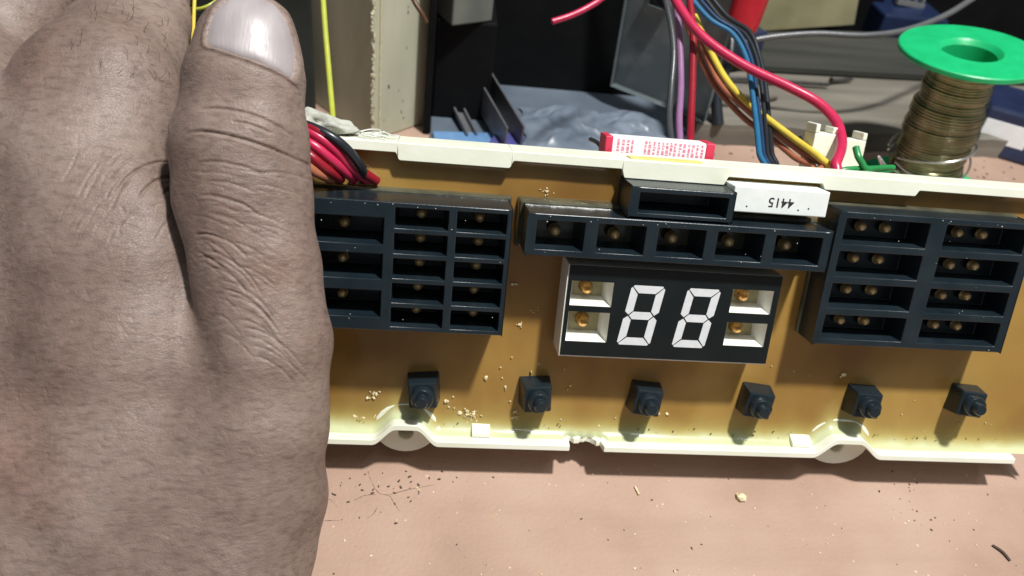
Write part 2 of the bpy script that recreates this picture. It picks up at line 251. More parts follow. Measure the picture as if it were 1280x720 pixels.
M['grey_panel'] = pmat('grey_panel', (0.035, 0.05, 0.058), (0.06, 0.08, 0.09), 50, 0.4, 0.2, 250)
M['scuffed_panel'] = pmat('scuffed_panel', (0.09, 0.115, 0.125), (0.20, 0.23, 0.24), 55, 0.4, 0.2, 250, c3=(0.11, 0.135, 0.145), detail=9)
M['dark_panel'] = pmat('dark_panel', (0.012, 0.016, 0.014), (0.035, 0.042, 0.038), 25, 0.6, 0.2, 250, spec=0.25)
M['channel'] = pmat('channel_metal', (0.13, 0.135, 0.15), (0.18, 0.185, 0.20), 100, 0.42, 0.1, 400, metal=0.4)
M['blue_sheet'] = pmat('blue_sheet', (0.10, 0.21, 0.40), (0.15, 0.28, 0.48), 150, 0.4)
M['indigo'] = pmat('indigo', (0.05, 0.05, 0.20), (0.08, 0.08, 0.26), 150, 0.45)
M['grey_box'] = pmat('grey_box', (0.10, 0.11, 0.10), (0.15, 0.16, 0.14), 60, 0.6)
M['carton'] = pmat('carton_olive', (0.13, 0.12, 0.06), (0.22, 0.20, 0.11), 35, 0.75, 0.2, 300)
M['red_handle'] = pmat('red_handle', (0.34, 0.010, 0.018), (0.42, 0.016, 0.028), 100, 0.3)
M['navy_plastic'] = pmat('navy_plastic', (0.012, 0.020, 0.055), (0.02, 0.03, 0.075), 90, 0.35, 0.1, 400)
M['bin_blue'] = pmat('bin_blue', (0.006, 0.014, 0.05), (0.01, 0.022, 0.07), 60, 0.45)
M['fin'] = pmat('fin_metal', (0.35, 0.36, 0.36), None, rough=0.4, metal=0.8)
M['paper'] = pmat('paper_white', (0.72, 0.72, 0.74), (0.80, 0.80, 0.80), 200, 0.6)
M['print_pink'] = pmat('print_pink', (0.56, 0.15, 0.24), (0.68, 0.30, 0.38), 800, 0.6)
M['print_red'] = pmat('print_red', (0.55, 0.025, 0.07), None, rough=0.5)
M['nail_metal'] = pmat('nail_metal', (0.05, 0.05, 0.05), (0.09, 0.085, 0.08), 300, 0.5, metal=0.5)
M['hair'] = pmat('hair_dark', (0.025, 0.02, 0.018), None, rough=0.5)

def plank_mat():
    m = pmat('weathered_wood', (0.105, 0.093, 0.075), (0.22, 0.20, 0.165), 40, 0.75, 0.5, 160, stretch=(0.22, 2.2, 2.2), c3=(0.16, 0.145, 0.12), detail=8)
    return m
M['plank'] = plank_mat()
M['dark_wood'] = pmat('dark_wood', (0.022, 0.024, 0.02), (0.05, 0.05, 0.042), 40, 0.7, 0.5, 160, stretch=(0.22, 2.2, 2.2))

def table_mat():
    m = pmat('brown_board', (0.31, 0.20, 0.148), (0.41, 0.285, 0.22), 26, 0.72, 0.5, 900, c3=(0.375, 0.25, 0.19), detail=10)
    nt = m.node_tree; p = nt.nodes['Principled BSDF']; tc = [n for n in nt.nodes if n.type == 'TEX_COORD'][0]
    src = p.inputs['Base Color'].links[0].from_socket
    # small dark pits and pale specks in the board
    v = nt.nodes.new('ShaderNodeTexVoronoi'); v.inputs['Scale'].default_value = 210; v.inputs['Randomness'].default_value = 1.0
    nt.links.new(tc.outputs['Object'], v.inputs['Vector'])
    n = nt.nodes.new('ShaderNodeTexNoise'); n.inputs['Scale'].default_value = 38; n.inputs['Detail'].default_value = 3
    nt.links.new(tc.outputs['Object'], n.inputs['Vector'])
    sub = nt.nodes.new('ShaderNodeMath'); sub.operation = 'MULTIPLY_ADD'; sub.inputs[1].default_value = 0.16; sub.inputs[2].default_value = -0.02
    nt.links.new(n.outputs['Fac'], sub.inputs[0])
    lt = nt.nodes.new('ShaderNodeMath'); lt.operation = 'LESS_THAN'
    nt.links.new(v.outputs['Distance'], lt.inputs[0]); nt.links.new(sub.outputs[0], lt.inputs[1])
    mix = nt.nodes.new('ShaderNodeMix'); mix.data_type = 'RGBA'
    hsv = nt.nodes.new('ShaderNodeHueSaturation'); nt.links.new(v.outputs['Color'], hsv.inputs['Color']); hsv.inputs['Saturation'].default_value = 0
    rp = nt.nodes.new('ShaderNodeValToRGB'); nt.links.new(hsv.outputs['Color'], rp.inputs['Fac'])
    rp.color_ramp.interpolation = 'CONSTANT'
    rp.color_ramp.elements[0].color = (0.20, 0.12, 0.08, 1); rp.color_ramp.elements[1].position = 0.55; rp.color_ramp.elements[1].color = (0.60, 0.45, 0.36, 1)
    ml = nt.nodes.new('ShaderNodeMath'); ml.operation = 'MULTIPLY'; ml.inputs[1].default_value = 0.7
    nt.links.new(lt.outputs[0], ml.inputs[0])
    nt.links.new(ml.outputs[0], mix.inputs['Factor']); nt.links.new(src, mix.inputs[6]); nt.links.new(rp.outputs['Color'], mix.inputs[7])
    st = nt.nodes.new('ShaderNodeTexNoise'); st.inputs['Scale'].default_value = 1.0; st.inputs['Detail'].default_value = 6; st.inputs['Distortion'].default_value = 0.4
    mp = nt.nodes.new('ShaderNodeMapping'); mp.inputs['Scale'].default_value = (9, 90, 30); mp.inputs['Rotation'].default_value = (0, 0, 0.12)
    nt.links.new(tc.outputs['Object'], mp.inputs['Vector']); nt.links.new(mp.outputs['Vector'], st.inputs['Vector'])
    sr = nt.nodes.new('ShaderNodeValToRGB'); nt.links.new(st.outputs['Fac'], sr.inputs['Fac'])
    sr.color_ramp.elements[0].position = 0.30; sr.color_ramp.elements[0].color = (0.80, 0.77, 0.74, 1); sr.color_ramp.elements[1].position = 0.55; sr.color_ramp.elements[1].color = (1.04, 1.04, 1.04, 1)
    mm = nt.nodes.new('ShaderNodeMix'); mm.data_type = 'RGBA'; mm.blend_type = 'MULTIPLY'; mm.inputs['Factor'].default_value = 0.35
    nt.links.new(mix.outputs[2], mm.inputs[6]); nt.links.new(sr.outputs['Color'], mm.inputs[7]); nt.links.new(mm.outputs[2], p.inputs['Base Color'])
    return m
M['table'] = table_mat()

def resin_mat():
    m = bpy.data.materials.new('potting_resin'); m.use_nodes = True
    nt = m.node_tree; p = nt.nodes['Principled BSDF']; L = nt.links.new
    p.inputs['Roughness'].default_value = 0.20; p.inputs['Specular IOR Level'].default_value = 0.35
    p.inputs['Coat Weight'].default_value = 0.15; p.inputs['Coat Roughness'].default_value = 0.07
    tc = nt.nodes.new('ShaderNodeTexCoord')
    n = nt.nodes.new('ShaderNodeTexNoise'); n.inputs['Scale'].default_value = 26; n.inputs['Detail'].default_value = 4; n.inputs['Distortion'].default_value = 0.6
    mp = nt.nodes.new('ShaderNodeMapping'); mp.inputs['Scale'].default_value = (1.0, 0.55, 1.0)
    L(tc.outputs['Object'], mp.inputs['Vector']); L(mp.outputs['Vector'], n.inputs['Vector'])
    r = nt.nodes.new('ShaderNodeValToRGB'); L(n.outputs['Fac'], r.inputs['Fac'])
    e = r.color_ramp.elements
    e[0].position = 0.30; e[0].color = (0.165, 0.080, 0.020, 1); e[1].position = 0.72; e[1].color = (0.38, 0.24, 0.065, 1)
    q = e.new(0.5); q.color = (0.27, 0.15, 0.036, 1)
    # pale thin resin at the walls; wider ochre towards the bottom is painted-in light
    at = nt.nodes.new('ShaderNodeAttribute'); at.attribute_name = 'film_and_light'
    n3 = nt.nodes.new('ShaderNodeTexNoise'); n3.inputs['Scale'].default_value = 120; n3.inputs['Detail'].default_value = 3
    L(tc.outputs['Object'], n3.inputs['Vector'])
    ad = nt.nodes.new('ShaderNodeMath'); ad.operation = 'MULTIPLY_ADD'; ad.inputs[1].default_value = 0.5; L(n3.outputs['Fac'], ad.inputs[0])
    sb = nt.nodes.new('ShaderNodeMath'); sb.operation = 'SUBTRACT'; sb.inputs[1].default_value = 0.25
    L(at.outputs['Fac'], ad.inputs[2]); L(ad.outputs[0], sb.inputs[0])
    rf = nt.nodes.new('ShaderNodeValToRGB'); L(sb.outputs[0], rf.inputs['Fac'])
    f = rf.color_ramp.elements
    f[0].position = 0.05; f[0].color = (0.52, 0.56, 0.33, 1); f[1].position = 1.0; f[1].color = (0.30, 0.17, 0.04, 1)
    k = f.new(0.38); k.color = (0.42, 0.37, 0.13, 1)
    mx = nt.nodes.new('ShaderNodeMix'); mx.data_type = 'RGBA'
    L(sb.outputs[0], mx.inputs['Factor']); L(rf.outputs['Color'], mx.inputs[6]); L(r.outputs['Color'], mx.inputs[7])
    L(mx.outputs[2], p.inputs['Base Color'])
    b1 = nt.nodes.new('ShaderNodeTexNoise'); b1.inputs['Scale'].default_value = 90; b1.inputs['Detail'].default_value = 3
    L(tc.outputs['Object'], b1.inputs['Vector'])
    b = nt.nodes.new('ShaderNodeBump'); b.inputs['Strength'].default_value = 0.22; b.inputs['Distance'].default_value = 0.0005
    L(b1.outputs['Fac'], b.inputs['Height']); L(b.outputs['Normal'], p.inputs['Normal'])
    return m
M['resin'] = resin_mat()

def skin_mat():
    m = bpy.data.materials.new('skin'); m.use_nodes = True
    nt = m.node_tree; p = nt.nodes['Principled BSDF']; L = nt.links.new
    p.inputs['Roughness'].default_value = 0.50; p.inputs['Specular IOR Level'].default_value = 0.38
    p.inputs['Subsurface Weight'].default_value = 0.18; p.inputs['Subsurface Radius'].default_value = (0.0018, 0.0008, 0.0005)
    p.inputs['Subsurface Scale'].default_value = 1.0
    tc = nt.nodes.new('ShaderNodeTexCoord')
    def noise(s, d=4, dist=0.0):
        n = nt.nodes.new('ShaderNodeTexNoise'); n.inputs['Scale'].default_value = s; n.inputs['Detail'].default_value = d
        n.inputs['Distortion'].default_value = dist; L(tc.outputs['Object'], n.inputs['Vector']); return n
    n = noise(30, 6)
    r = nt.nodes.new('ShaderNodeValToRGB'); L(n.outputs['Fac'], r.inputs['Fac']); e = r.color_ramp.elements
    e[0].position = 0.30; e[0].color = (0.146, 0.101, 0.085, 1); e[1].position = 0.70; e[1].color = (0.258, 0.202, 0.176, 1)
    q = e.new(0.5); q.color = (0.202, 0.150, 0.128, 1)
    n2 = noise(520, 5)
    r2 = nt.nodes.new('ShaderNodeValToRGB'); L(n2.outputs['Fac'], r2.inputs['Fac'])
    r2.color_ramp.elements[0].position = 0.35; r2.color_ramp.elements[0].color = (0.90, 0.88, 0.87, 1)
    r2.color_ramp.elements[1].position = 0.65; r2.color_ramp.elements[1].color = (1.06, 1.04, 1.03, 1)
    mu = nt.nodes.new('ShaderNodeMix'); mu.data_type = 'RGBA'; mu.blend_type = 'MULTIPLY'; mu.inputs['Factor'].default_value = 1.0
    L(r.outputs['Color'], mu.inputs[6]); L(r2.outputs['Color'], mu.inputs[7])
    # ruddy patches and darker follicle streaks
    n6 = noise(24, 3); r6 = nt.nodes.new('ShaderNodeValToRGB'); L(n6.outputs['Fac'], r6.inputs['Fac'])
    r6.color_ramp.elements[0].position = 0.52; r6.color_ramp.elements[0].color = (1, 1, 1, 1); r6.color_ramp.elements[1].position = 0.72; r6.color_ramp.elements[1].color = (0.98, 0.82, 0.80, 1)
    m6 = nt.nodes.new('ShaderNodeMix'); m6.data_type = 'RGBA'; m6.blend_type = 'MULTIPLY'; m6.inputs['Factor'].default_value = 1.0
    L(mu.outputs[2], m6.inputs[6]); L(r6.outputs['Color'], m6.inputs[7])
    ms7 = nt.nodes.new('ShaderNodeMapping'); ms7.inputs['Rotation'].default_value = (0, 0, 0.9); ms7.inputs['Scale'].default_value = (330, 1100, 600); L(tc.outputs['Object'], ms7.inputs['Vector'])
    n7 = nt.nodes.new('ShaderNodeTexNoise'); n7.inputs['Scale'].default_value = 1.0; n7.inputs['Detail'].default_value = 3; L(ms7.outputs['Vector'], n7.inputs['Vector'])
    r7 = nt.nodes.new('ShaderNodeValToRGB'); L(n7.outputs['Fac'], r7.inputs['Fac'])
    r7.color_ramp.elements[0].position = 0.30; r7.color_ramp.elements[0].color = (0.74, 0.72, 0.72, 1); r7.color_ramp.elements[1].position = 0.52; r7.color_ramp.elements[1].color = (1.03, 1.03, 1.03, 1)
    m7 = nt.nodes.new('ShaderNodeMix'); m7.data_type = 'RGBA'; m7.blend_type = 'MULTIPLY'; m7.inputs['Factor'].default_value = 0.9
    L(m6.outputs[2], m7.inputs[6]); L(r7.outputs['Color'], m7.inputs[7]); L(m7.outputs[2], p.inputs['Base Color'])
    # fine skin relief: polygonal lines and pores
    wn = noise(120, 2); mp = nt.nodes.new('ShaderNodeMix'); mp.data_type = 'VECTOR'; mp.inputs['Factor'].default_value = 0.006
    L(tc.outputs['Object'], mp.inputs[4]); L(wn.outputs['Color'], mp.inputs[5])
    mpp = nt.nodes.new('ShaderNodeMapping'); mpp.inputs['Scale'].default_value = (1.0, 1.5, 1.0); mpp.inputs['Rotation'].default_value = (0, 0, 0.5)
    L(mp.outputs[1], mpp.inputs['Vector'])
    v = nt.nodes.new('ShaderNodeTexVoronoi'); v.feature = 'DISTANCE_TO_EDGE'; v.inputs['Scale'].default_value = 1250
    L(mpp.outputs['Vector'], v.inputs['Vector'])
    mr = nt.nodes.new('ShaderNodeMapRange'); mr.inputs['To Max'].default_value = 0.5; mr.inputs['From Max'].default_value = 0.16; L(v.outputs['Distance'], mr.inputs['Value'])
    mr.interpolation_type = 'SMOOTHSTEP'
    n4 = noise(900, 4)
    ad = nt.nodes.new('ShaderNodeMath'); ad.operation = 'MULTIPLY_ADD'; ad.inputs[1].default_value = 0.9
    ms = nt.nodes.new('ShaderNodeMapping'); ms.inputs['Rotation'].default_value = (0, 0, 0.75); ms.inputs['Scale'].default_value = (520, 1500, 700)
    L(tc.outputs['Object'], ms.inputs['Vector'])
    n5 = nt.nodes.new('ShaderNodeTexNoise'); n5.inputs['Scale'].default_value = 1.0; n5.inputs['Detail'].default_value = 4; L(ms.outputs['Vector'], n5.inputs['Vector'])
    a5 = nt.nodes.new('ShaderNodeMath'); a5.operation = 'MULTIPLY_ADD'; a5.inputs[1].default_value = 2.2
    L(n5.outputs['Fac'], a5.inputs[0]); L(mr.outputs['Result'], a5.inputs[2])
    L(n4.outputs['Fac'], ad.inputs[0]); L(a5.outputs[0], ad.inputs[2])
    b = nt.nodes.new('ShaderNodeBump'); b.inputs['Strength'].default_value = 0.6; b.inputs['Distance'].default_value = 0.00009
    L(ad.outputs[0], b.inputs['Height']); L(b.outputs['Normal'], p.inputs['Normal'])
    return m
M['skin'] = skin_mat()
M['nail'] = pmat('nail', (0.29, 0.255, 0.262), (0.37, 0.335, 0.34), 110, 0.42, 0.16, 600, coat=0.1, stretch=(3, 0.5, 1))

# ------------------------------------------------------------------ helpers
def tag(o, label=None, cat=None, group=None, kind=None):
    if label: o['label'] = label
    if cat: o['category'] = cat
    if group: o['group'] = group
    if kind: o['kind'] = kind
    return o
def thing(name, label, cat, loc=(0, 0, 0), rot=(0, 0, 0), group=None):
    o = bpy.data.objects.new(name, None); o.empty_display_size = 0.01; C.objects.link(o)
    o.location = Vector(loc) * MM; o.rotation_euler = rot
    return tag(o, label, cat, group)
def link(name, me, m, parent=None, smooth=None, bevel=0.0, segs=2):
    me.materials.clear(); me.materials.append(m if not isinstance(m, str) else M[m])
    o = bpy.data.objects.new(name, me); C.objects.link(o)
    if parent is not None: o.parent = parent
    if smooth is not None:
        if smooth >= 180: me.shade_smooth()
        else:
            me.shade_smooth(); me.set_sharp_from_angle(angle=math.radians(smooth))
    if bevel:
        b = o.modifiers.new('bevel', 'BEVEL'); b.width = bevel * MM; b.segments = segs; b.limit_method = 'ANGLE'; b.angle_limit = math.radians(35)
        b.harden_normals = False
    return o
def mesh(name, verts, faces):
    me = bpy.data.meshes.new(name)
    me.from_pydata([(v[0] * MM, v[1] * MM, v[2] * MM) for v in verts], [], faces)
    me.validate(); me.update(); return me
class G:
    """collects polygons in mm"""
    def __init__(s): s.v = []; s.f = []
    def add(s, v, f):
        o = len(s.v); s.v += [tuple(p) for p in v]; s.f += [tuple(i + o for i in q) for q in f]; return s
    def box(s, a, b, rz=0.0, c=None, top=(1, 1), shift=(0, 0)):
        x0, y0, z0 = a; x1, y1, z1 = b
        mx, my = (x0 + x1) / 2, (y0 + y1) / 2
        v = [(x0, y0, z0), (x1, y0, z0), (x1, y1, z0), (x0, y1, z0)]
        v += [(mx + (x - mx) * top[0] + shift[0], my + (y - my) * top[1] + shift[1], z1) for x, y, _ in v]
        if rz:
            cx, cy = c if c else (mx, my); ca, sa = math.cos(rz), math.sin(rz)
            v = [(cx + (x - cx) * ca - (y - cy) * sa, cy + (x - cx) * sa + (y - cy) * ca, z) for x, y, z in v]
        return s.add(v, [(0, 3, 2, 1), (4, 5, 6, 7), (0, 1, 5, 4), (1, 2, 6, 5), (2, 3, 7, 6), (3, 0, 4, 7)])
    def lathe(s, prof, n=32, M4=None, caps=True):
        """prof: (radius, height) from bottom to top around z"""
        v = []; f = []
        for r, z in prof:
            for k in range(n):
                a = 2 * math.pi * k / n; v.append(Vector((r * math.cos(a), r * math.sin(a), z)))
        for i in range(len(prof) - 1):
            for k in range(n):
                k2 = (k + 1) % n; f.append((i * n + k, i * n + k2, (i + 1) * n + k2, (i + 1) * n + k))
        if caps:
            if prof[0][0] > 1e-4: f.append(tuple(reversed(range(n))))
            if prof[-1][0] > 1e-4: f.append(tuple((len(prof) - 1) * n + k for k in range(n)))
        if M4 is not None: v = [M4 @ p for p in v]
        return s.add(v, f)
    def tube(s, pts, r, n=8, sub=6, closed=False, jitter=0.0, taper=None):
        P = spline(pts, sub) if sub > 1 else [Vector(p) for p in pts]
        v = []; f = []; N = len(P)
        t0 = (P[1] - P[0]).normalized(); up = t0.orthogonal().normalized()
        for i in range(N):
            t = (P[min(i + 1, N - 1)] - P[max(i - 1, 0)]).normalized()
            up = (up - t * up.dot(t)).normalized(); bn = t.cross(up)
            rr = r * (1 + random.uniform(-jitter, jitter)) * (taper(i / (N - 1)) if taper else 1)
            for k in range(n):
                a = 2 * math.pi * k / n; v.append(P[i] + (up * math.cos(a) + bn * math.sin(a)) * rr)
        for i in range(N - 1):
            for k in range(n):
                k2 = (k + 1) % n; f.append((i * n + k, i * n + k2, (i + 1) * n + k2, (i + 1) * n + k))
        f.append(tuple(reversed(range(n)))); f.append(tuple((N - 1) * n + k for k in range(n)))
        return s.add(v, f)
    def blob(s, c, r, sc=(1, 1, 1), jit=0.35):
        t = (1 + 5 ** .5) / 2
        ic = [(-1, t, 0), (1, t, 0), (-1, -t, 0), (1, -t, 0), (0, -1, t), (0, 1, t), (0, -1, -t), (0, 1, -t), (t, 0, -1), (t, 0, 1), (-t, 0, -1), (-t, 0, 1)]
        fc = [(0, 11, 5), (0, 5, 1), (0, 1, 7), (0, 7, 10), (0, 10, 11), (1, 5, 9), (5, 11, 4), (11, 10, 2), (10, 7, 6), (7, 1, 8), (3, 9, 4), (3, 4, 2), (3, 2, 6), (3, 6, 8), (3, 8, 9), (4, 9, 5), (2, 4, 11), (6, 2, 10), (8, 6, 7), (9, 8, 1)]
        a = random.uniform(0, 6.28); ca, sa = math.cos(a), math.sin(a); v = []
        for x, y, z in ic:
            q = r / 1.9 * (1 + random.uniform(-jit, jit)); x, y, z = x * q * sc[0], y * q * sc[1], z * q * sc[2]
            v.append((c[0] + x * ca - y * sa, c[1] + x * sa + y * ca, c[2] + z))
        return s.add(v, fc)
    def build(s, name, m, parent=None, smooth=None, bevel=0.0, segs=2):
        return link(name, mesh(name, s.v, s.f), m, parent, smooth, bevel, segs)
def spline(pts, sub):
    P = [Vector(p) for p in pts]; out = []
    for i in range(len(P) - 1):
        p0 = P[max(i - 1, 0)]; p1 = P[i]; p2 = P[i + 1]; p3 = P[min(i + 2, len(P) - 1)]
        for k in range(sub):
            t = k / sub
            out.append(0.5 * ((2 * p1) + (p2 - p0) * t + (2 * p0 - 5 * p1 + 4 * p2 - p3) * t * t + (3 * p1 - p0 - 3 * p2 + p3) * t ** 3))
    out.append(P[-1]); return out
def frame(z_axis, origin):
    z = Vector(z_axis).normalized(); x = Vector((1, 0, 0)); x = (x - z * x.dot(z)).normalized(); y = z.cross(x)
    return Matrix(((x.x, y.x, z.x, origin[0]), (x.y, y.y, z.y, origin[1]), (x.z, y.z, z.z, origin[2]), (0, 0, 0, 1)))

# ------------------------------------------------------------------ the setting
g = G(); g.box((-700, -420, -18), (900, 900, 0))
tag(g.build('workbench', 'table', bevel=1.0), kind='structure')
g = G(); g.box((-700, 520, 0.0), (900, 545, 700))
tag(g.build('back_wall', 'housing'), kind='structure')

# ------------------------------------------------------------------ the control board (local: x along, y up the face, z out of the face)
LEAN = math.radians(67.94)
board = thing('control_board', 'washing machine control board potted in amber resin in a white plastic tray', 'circuit board', (0, 0, 46), (LEAN, 0, 0))
U0, U1 = -66.0, 148.0
def ss(a, b, x):
    t = min(1, max(0, (x - a) / (b - a))); return t * t * (3 - 2 * t)
def arch(u):
    s = 0.0
    for c, hw in ((-23.2, 8.0), (90.5, 9.5)):
        d = abs(u - c)
        if d < hw: s = max(s, 4.2 * (1 - ss(hw * 0.30, hw, d)))
    return s
def w_bot(u): return 38.3 - arch(u)             # inner face of the bottom wall
def w_top(u):                                   # inner face of the top wall, thicker where the rim has its pads
    s = -30.5
    for a, b, d in ((-28.2, -3.0, 1.7), (22.5, 46.8, 2.0), (70.5, 94.0, 1.4)):
        s += d * ss(a - 0.5, a + 0.5, u) * (1 - ss(b - 0.5, b + 0.5, u))
    return s
def lip(u):
    h = 6.0
    if 17.6 < u < 26.0:
        h = 1.5 + 0.6 * math.sin(u * 1.3 + 1) + 0.35 * math.sin(u * 3.7) * math.sin(u * 1.1) + (1.2 if u > 24.6 else 0)
    if u > 138.2: h = max(0.4, 6.0 - (u - 138.2) * 5)
    return h
def wall_strip(us, fin, fout, hb, ht, flip):
    v = []; f = []
    for u in us:
        a, b = fin(u), fout(u)
        v += [(u, -a, hb), (u, -a, ht(u)), (u, -b, ht(u)), (u, -b, hb)]
    for i in range(len(us) - 1):
        o = 4 * i
        for k in range(4):
            q = (o + k, o + (k + 1) % 4, o + 4 + (k + 1) % 4, o + 4 + k)
            f.append(q if flip else tuple(reversed(q)))
    f += [(0, 1, 2, 3), tuple(reversed([len(v) - 4 + k for k in range(4)]))] if not flip else [(3, 2, 1, 0), tuple(len(v) - 4 + k for k in range(4))]
    return v, f
us = []
u = U0
while u < U1:
    us.append(u); u += 0.35 if 17 < u < 26.6 else 0.7
us.append(U1)
g = G()
g.add(*wall_strip(us, w_bot, lambda u: w_bot(u) + 1.5, -8.0, lip, False))
ust = sorted(set(us) | {a + d for a in (-28.2, -3.0, 22.5, 46.8, 70.5, 94.0) for d in (-0.6, -0.3, 0, 0.3, 0.6)})
g.add(*wall_strip(ust, w_top, lambda u: -32.7, -8.0, lambda u: 2.8, True))
g.box((U0 - 1.6, -39.8, -8.0), (U0 - 0.02, 32.7, 2.8)); g.box((U1 + 0.02, -38.6, -8.0), (U1 + 1.6, 32.7, 2.8))
g.box((U0, -38.5, -8.0), (U1, 31.0, -6.6))
tray = g.build('tray', 'white_plastic', board, smooth=30, bevel=0.28)
for c in (-23.2, 90.5):                         # screw tabs in the arches
    g = G(); n = 28; R0, R1 = 7.9, 1.9; v = []; f = []
    for z in (-9.0, 0.6):
        for k in range(n):
            a = 2 * math.pi * k / n; v.append((c + R0 * math.cos(a) * (1.0 if c < 0 else 1.12), -37.6 + (R0 - 1.2) * math.sin(a), z))
        for k in range(n):
            a = 2 * math.pi * k / n; v.append((c + R1 * math.cos(a), -38.9 + R1 * math.sin(a), z))
    for k in range(n):
        k2 = (k + 1) % n
        f += [(2 * n + k, 2 * n + k2, 3 * n + k2, 3 * n + k), (k2, k, n + k, n + k2), (k, k2, 2 * n + k2, 2 * n + k), (n + k2, n + k, 3 * n + k, 3 * n + k2)]
    g.add(v, f); g.build('screw_tab', 'white_plastic', tray, smooth=40, bevel=0.3)
for a, b in ((-7.0, -2.4), (76.5, 82.0)):       # small square ribs on the bottom wall
    g = G(); g.box((a, -38.25, -1), (b, -35.2, 3.4), top=(1, 0.35), shift=(0, -0.9)); g.build('rib', 'white_plastic', tray, bevel=0.2)
g = G(); g.box((24.0, 32.72, -2.4), (41.6, 33.0, 0.8), top=(0.97, 1)); g.build('slot_strip', 'yellow_strip', tray, bevel=0.1)
g = G(); g.box((-30, -41.5, -19), (110, -39.0, -7.98)); g.build('rear_foot', 'white_plastic', tray, bevel=0.4)

# resin: a sheet that climbs a little at the walls
nu, nw = 300, 110; v = []; f = []; film_and_light = []
for i in range(nu + 1):
    u = U0 + (U1 - U0) * i / nu; a, b = w_top(u) - 0.05, w_bot(u) + 0.05
    for j in range(nw + 1):
        s = j / nw; s = s - 0.11 * math.sin(2 * math.pi * s) / 1.0 * 0.9
        w = a + (b - a) * s
        dt, db, dl = max(0, w - a), max(0, b - w), max(0, min(u - U0, U1 - u))
        h = 1.0 * math.exp(-dt / 0.7) + 3.0 * math.exp(-db / 1.5) + 1.5 * math.exp(-dl / 1.0)
        if 16.5 < u < 27: h = min(h, 1.3 + 0.5 * math.sin(u * 2.7 + w))
        h += 0.12 * math.sin(u * 0.23 + w * 0.11) * math.sin(w * 0.31 - u * 0.07)
        v.append((u, -w, h)); film_and_light.append(min(1.0, 1 - 0.62 * math.exp(-(db / 3.4) ** 1.5) - 0.38 * math.exp(-(db / 11.0) ** 1.6) - 0.25 * math.exp(-dt / 0.8)))  # thin resin at the walls, plus light painted in over the wide bottom band
for i in range(nu):
    for j in range(nw):
        o = i * (nw + 1) + j; f.append((o, o + 1, o + nw + 2, o + nw + 1))
me = mesh('resin', v, f)
at = me.attributes.new('film_and_light', 'FLOAT', 'POINT'); at.data.foreach_set('value', film_and_light)
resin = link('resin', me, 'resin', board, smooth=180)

def cell_block(x0, x1, w0, w1, h0, h1, cells, depth, taper, floor=True, back=True):
    """a block with rectangular wells in its face; cells = (xa, xb, wa, wb)"""
    g = G()
    xs = sorted({x0, x1} | {c[0] for c in cells} | {c[1] for c in cells})
    ws = sorted({w0, w1} | {c[2] for c in cells} | {c[3] for c in cells})
    idx = {}
    def P(x, w, h):
        k = (round(x, 4), round(w, 4), round(h, 4))
        if k not in idx: idx[k] = len(g.v); g.v.append((x, -w, h))
        return idx[k]
    def inside(x, w): return any(c[0] < x < c[1] and c[2] < w < c[3] for c in cells)
    for i in range(len(xs) - 1):
        for j in range(len(ws) - 1):
            if not inside((xs[i] + xs[i + 1]) / 2, (ws[j] + ws[j + 1]) / 2):
                g.f.append((P(xs[i], ws[j + 1], h1), P(xs[i + 1], ws[j + 1], h1), P(xs[i + 1], ws[j], h1), P(xs[i], ws[j], h1)))
                if back: g.f.append((P(xs[i], ws[j], h0), P(xs[i + 1], ws[j], h0), P(xs[i + 1], ws[j + 1], h0), P(xs[i], ws[j + 1], h0)))
    for i in range(len(xs) - 1):
        for w, s in ((w0, 1), (w1, -1)):
            q = [P(xs[i], w, h1), P(xs[i + 1], w, h1), P(xs[i + 1], w, h0), P(xs[i], w, h0)]; g.f.append(tuple(q if s > 0 else q[::-1]))
    for j in range(len(ws) - 1):
        for x, s in ((x0, -1), (x1, 1)):
            q = [P(x, ws[j], h1), P(x, ws[j + 1], h1), P(x, ws[j + 1], h0), P(x, ws[j], h0)]; g.f.append(tuple(q if s < 0 else q[::-1]))
    for c in cells:
        xa, xb, wa, wb = c[:4]; t = taper
        xi = [x for x in xs if xa <= x <= xb]; wi = [w for w in ws if wa <= w <= wb]
        ring = [(x, wa) for x in xi] + [(xb, w) for w in wi[1:]] + [(x, wb) for x in xi[::-1][1:]] + [(xa, w) for w in wi[::-1][1:-1]]
        cx, cw = (xa + xb) / 2, (wa + wb) / 2
        def low(x, w): return (cx + (x - cx) * (1 - 2 * t[0] / (xb - xa)), cw + (w - cw) * (1 - 2 * t[1] / (wb - wa)))
        n = len(ring); up = [P(x, w, h1) for x, w in ring]; dn = [P(*low(x, w), h1 - depth) for x, w in ring]
        for k in range(n):
            k2 = (k + 1) % n; g.f.append((up[k2], up[k], dn[k], dn[k2]))
        if floor: g.f.append(tuple(dn[::-1]))
    return g
led_me = {}
def led(parent, x, w, h, r, mat_, tilt=0.0, name='led'):
    key = (r, mat_)
    if key not in led_me:
        q = G(); q.lathe([(r * 1.12, 0), (r * 1.12, r * 0.35), (r, r * 0.4), (r, r * 1.1), (r * 0.86, r * 1.6), (r * 0.5, r * 1.95), (0.0001, r * 2.08)], 14)
        q.f = [t for t in q.f]
        me = mesh('led', q.v, q.f); me.shade_smooth(); led_me[key] = me
    o = link(name, led_me[key], mat_, parent); o.location = Vector((x, -w, h)) * MM
    o.rotation_euler = (tilt + random.uniform(-.12, .12), random.uniform(-.12, .12), random.uniform(0, 6))
    return o

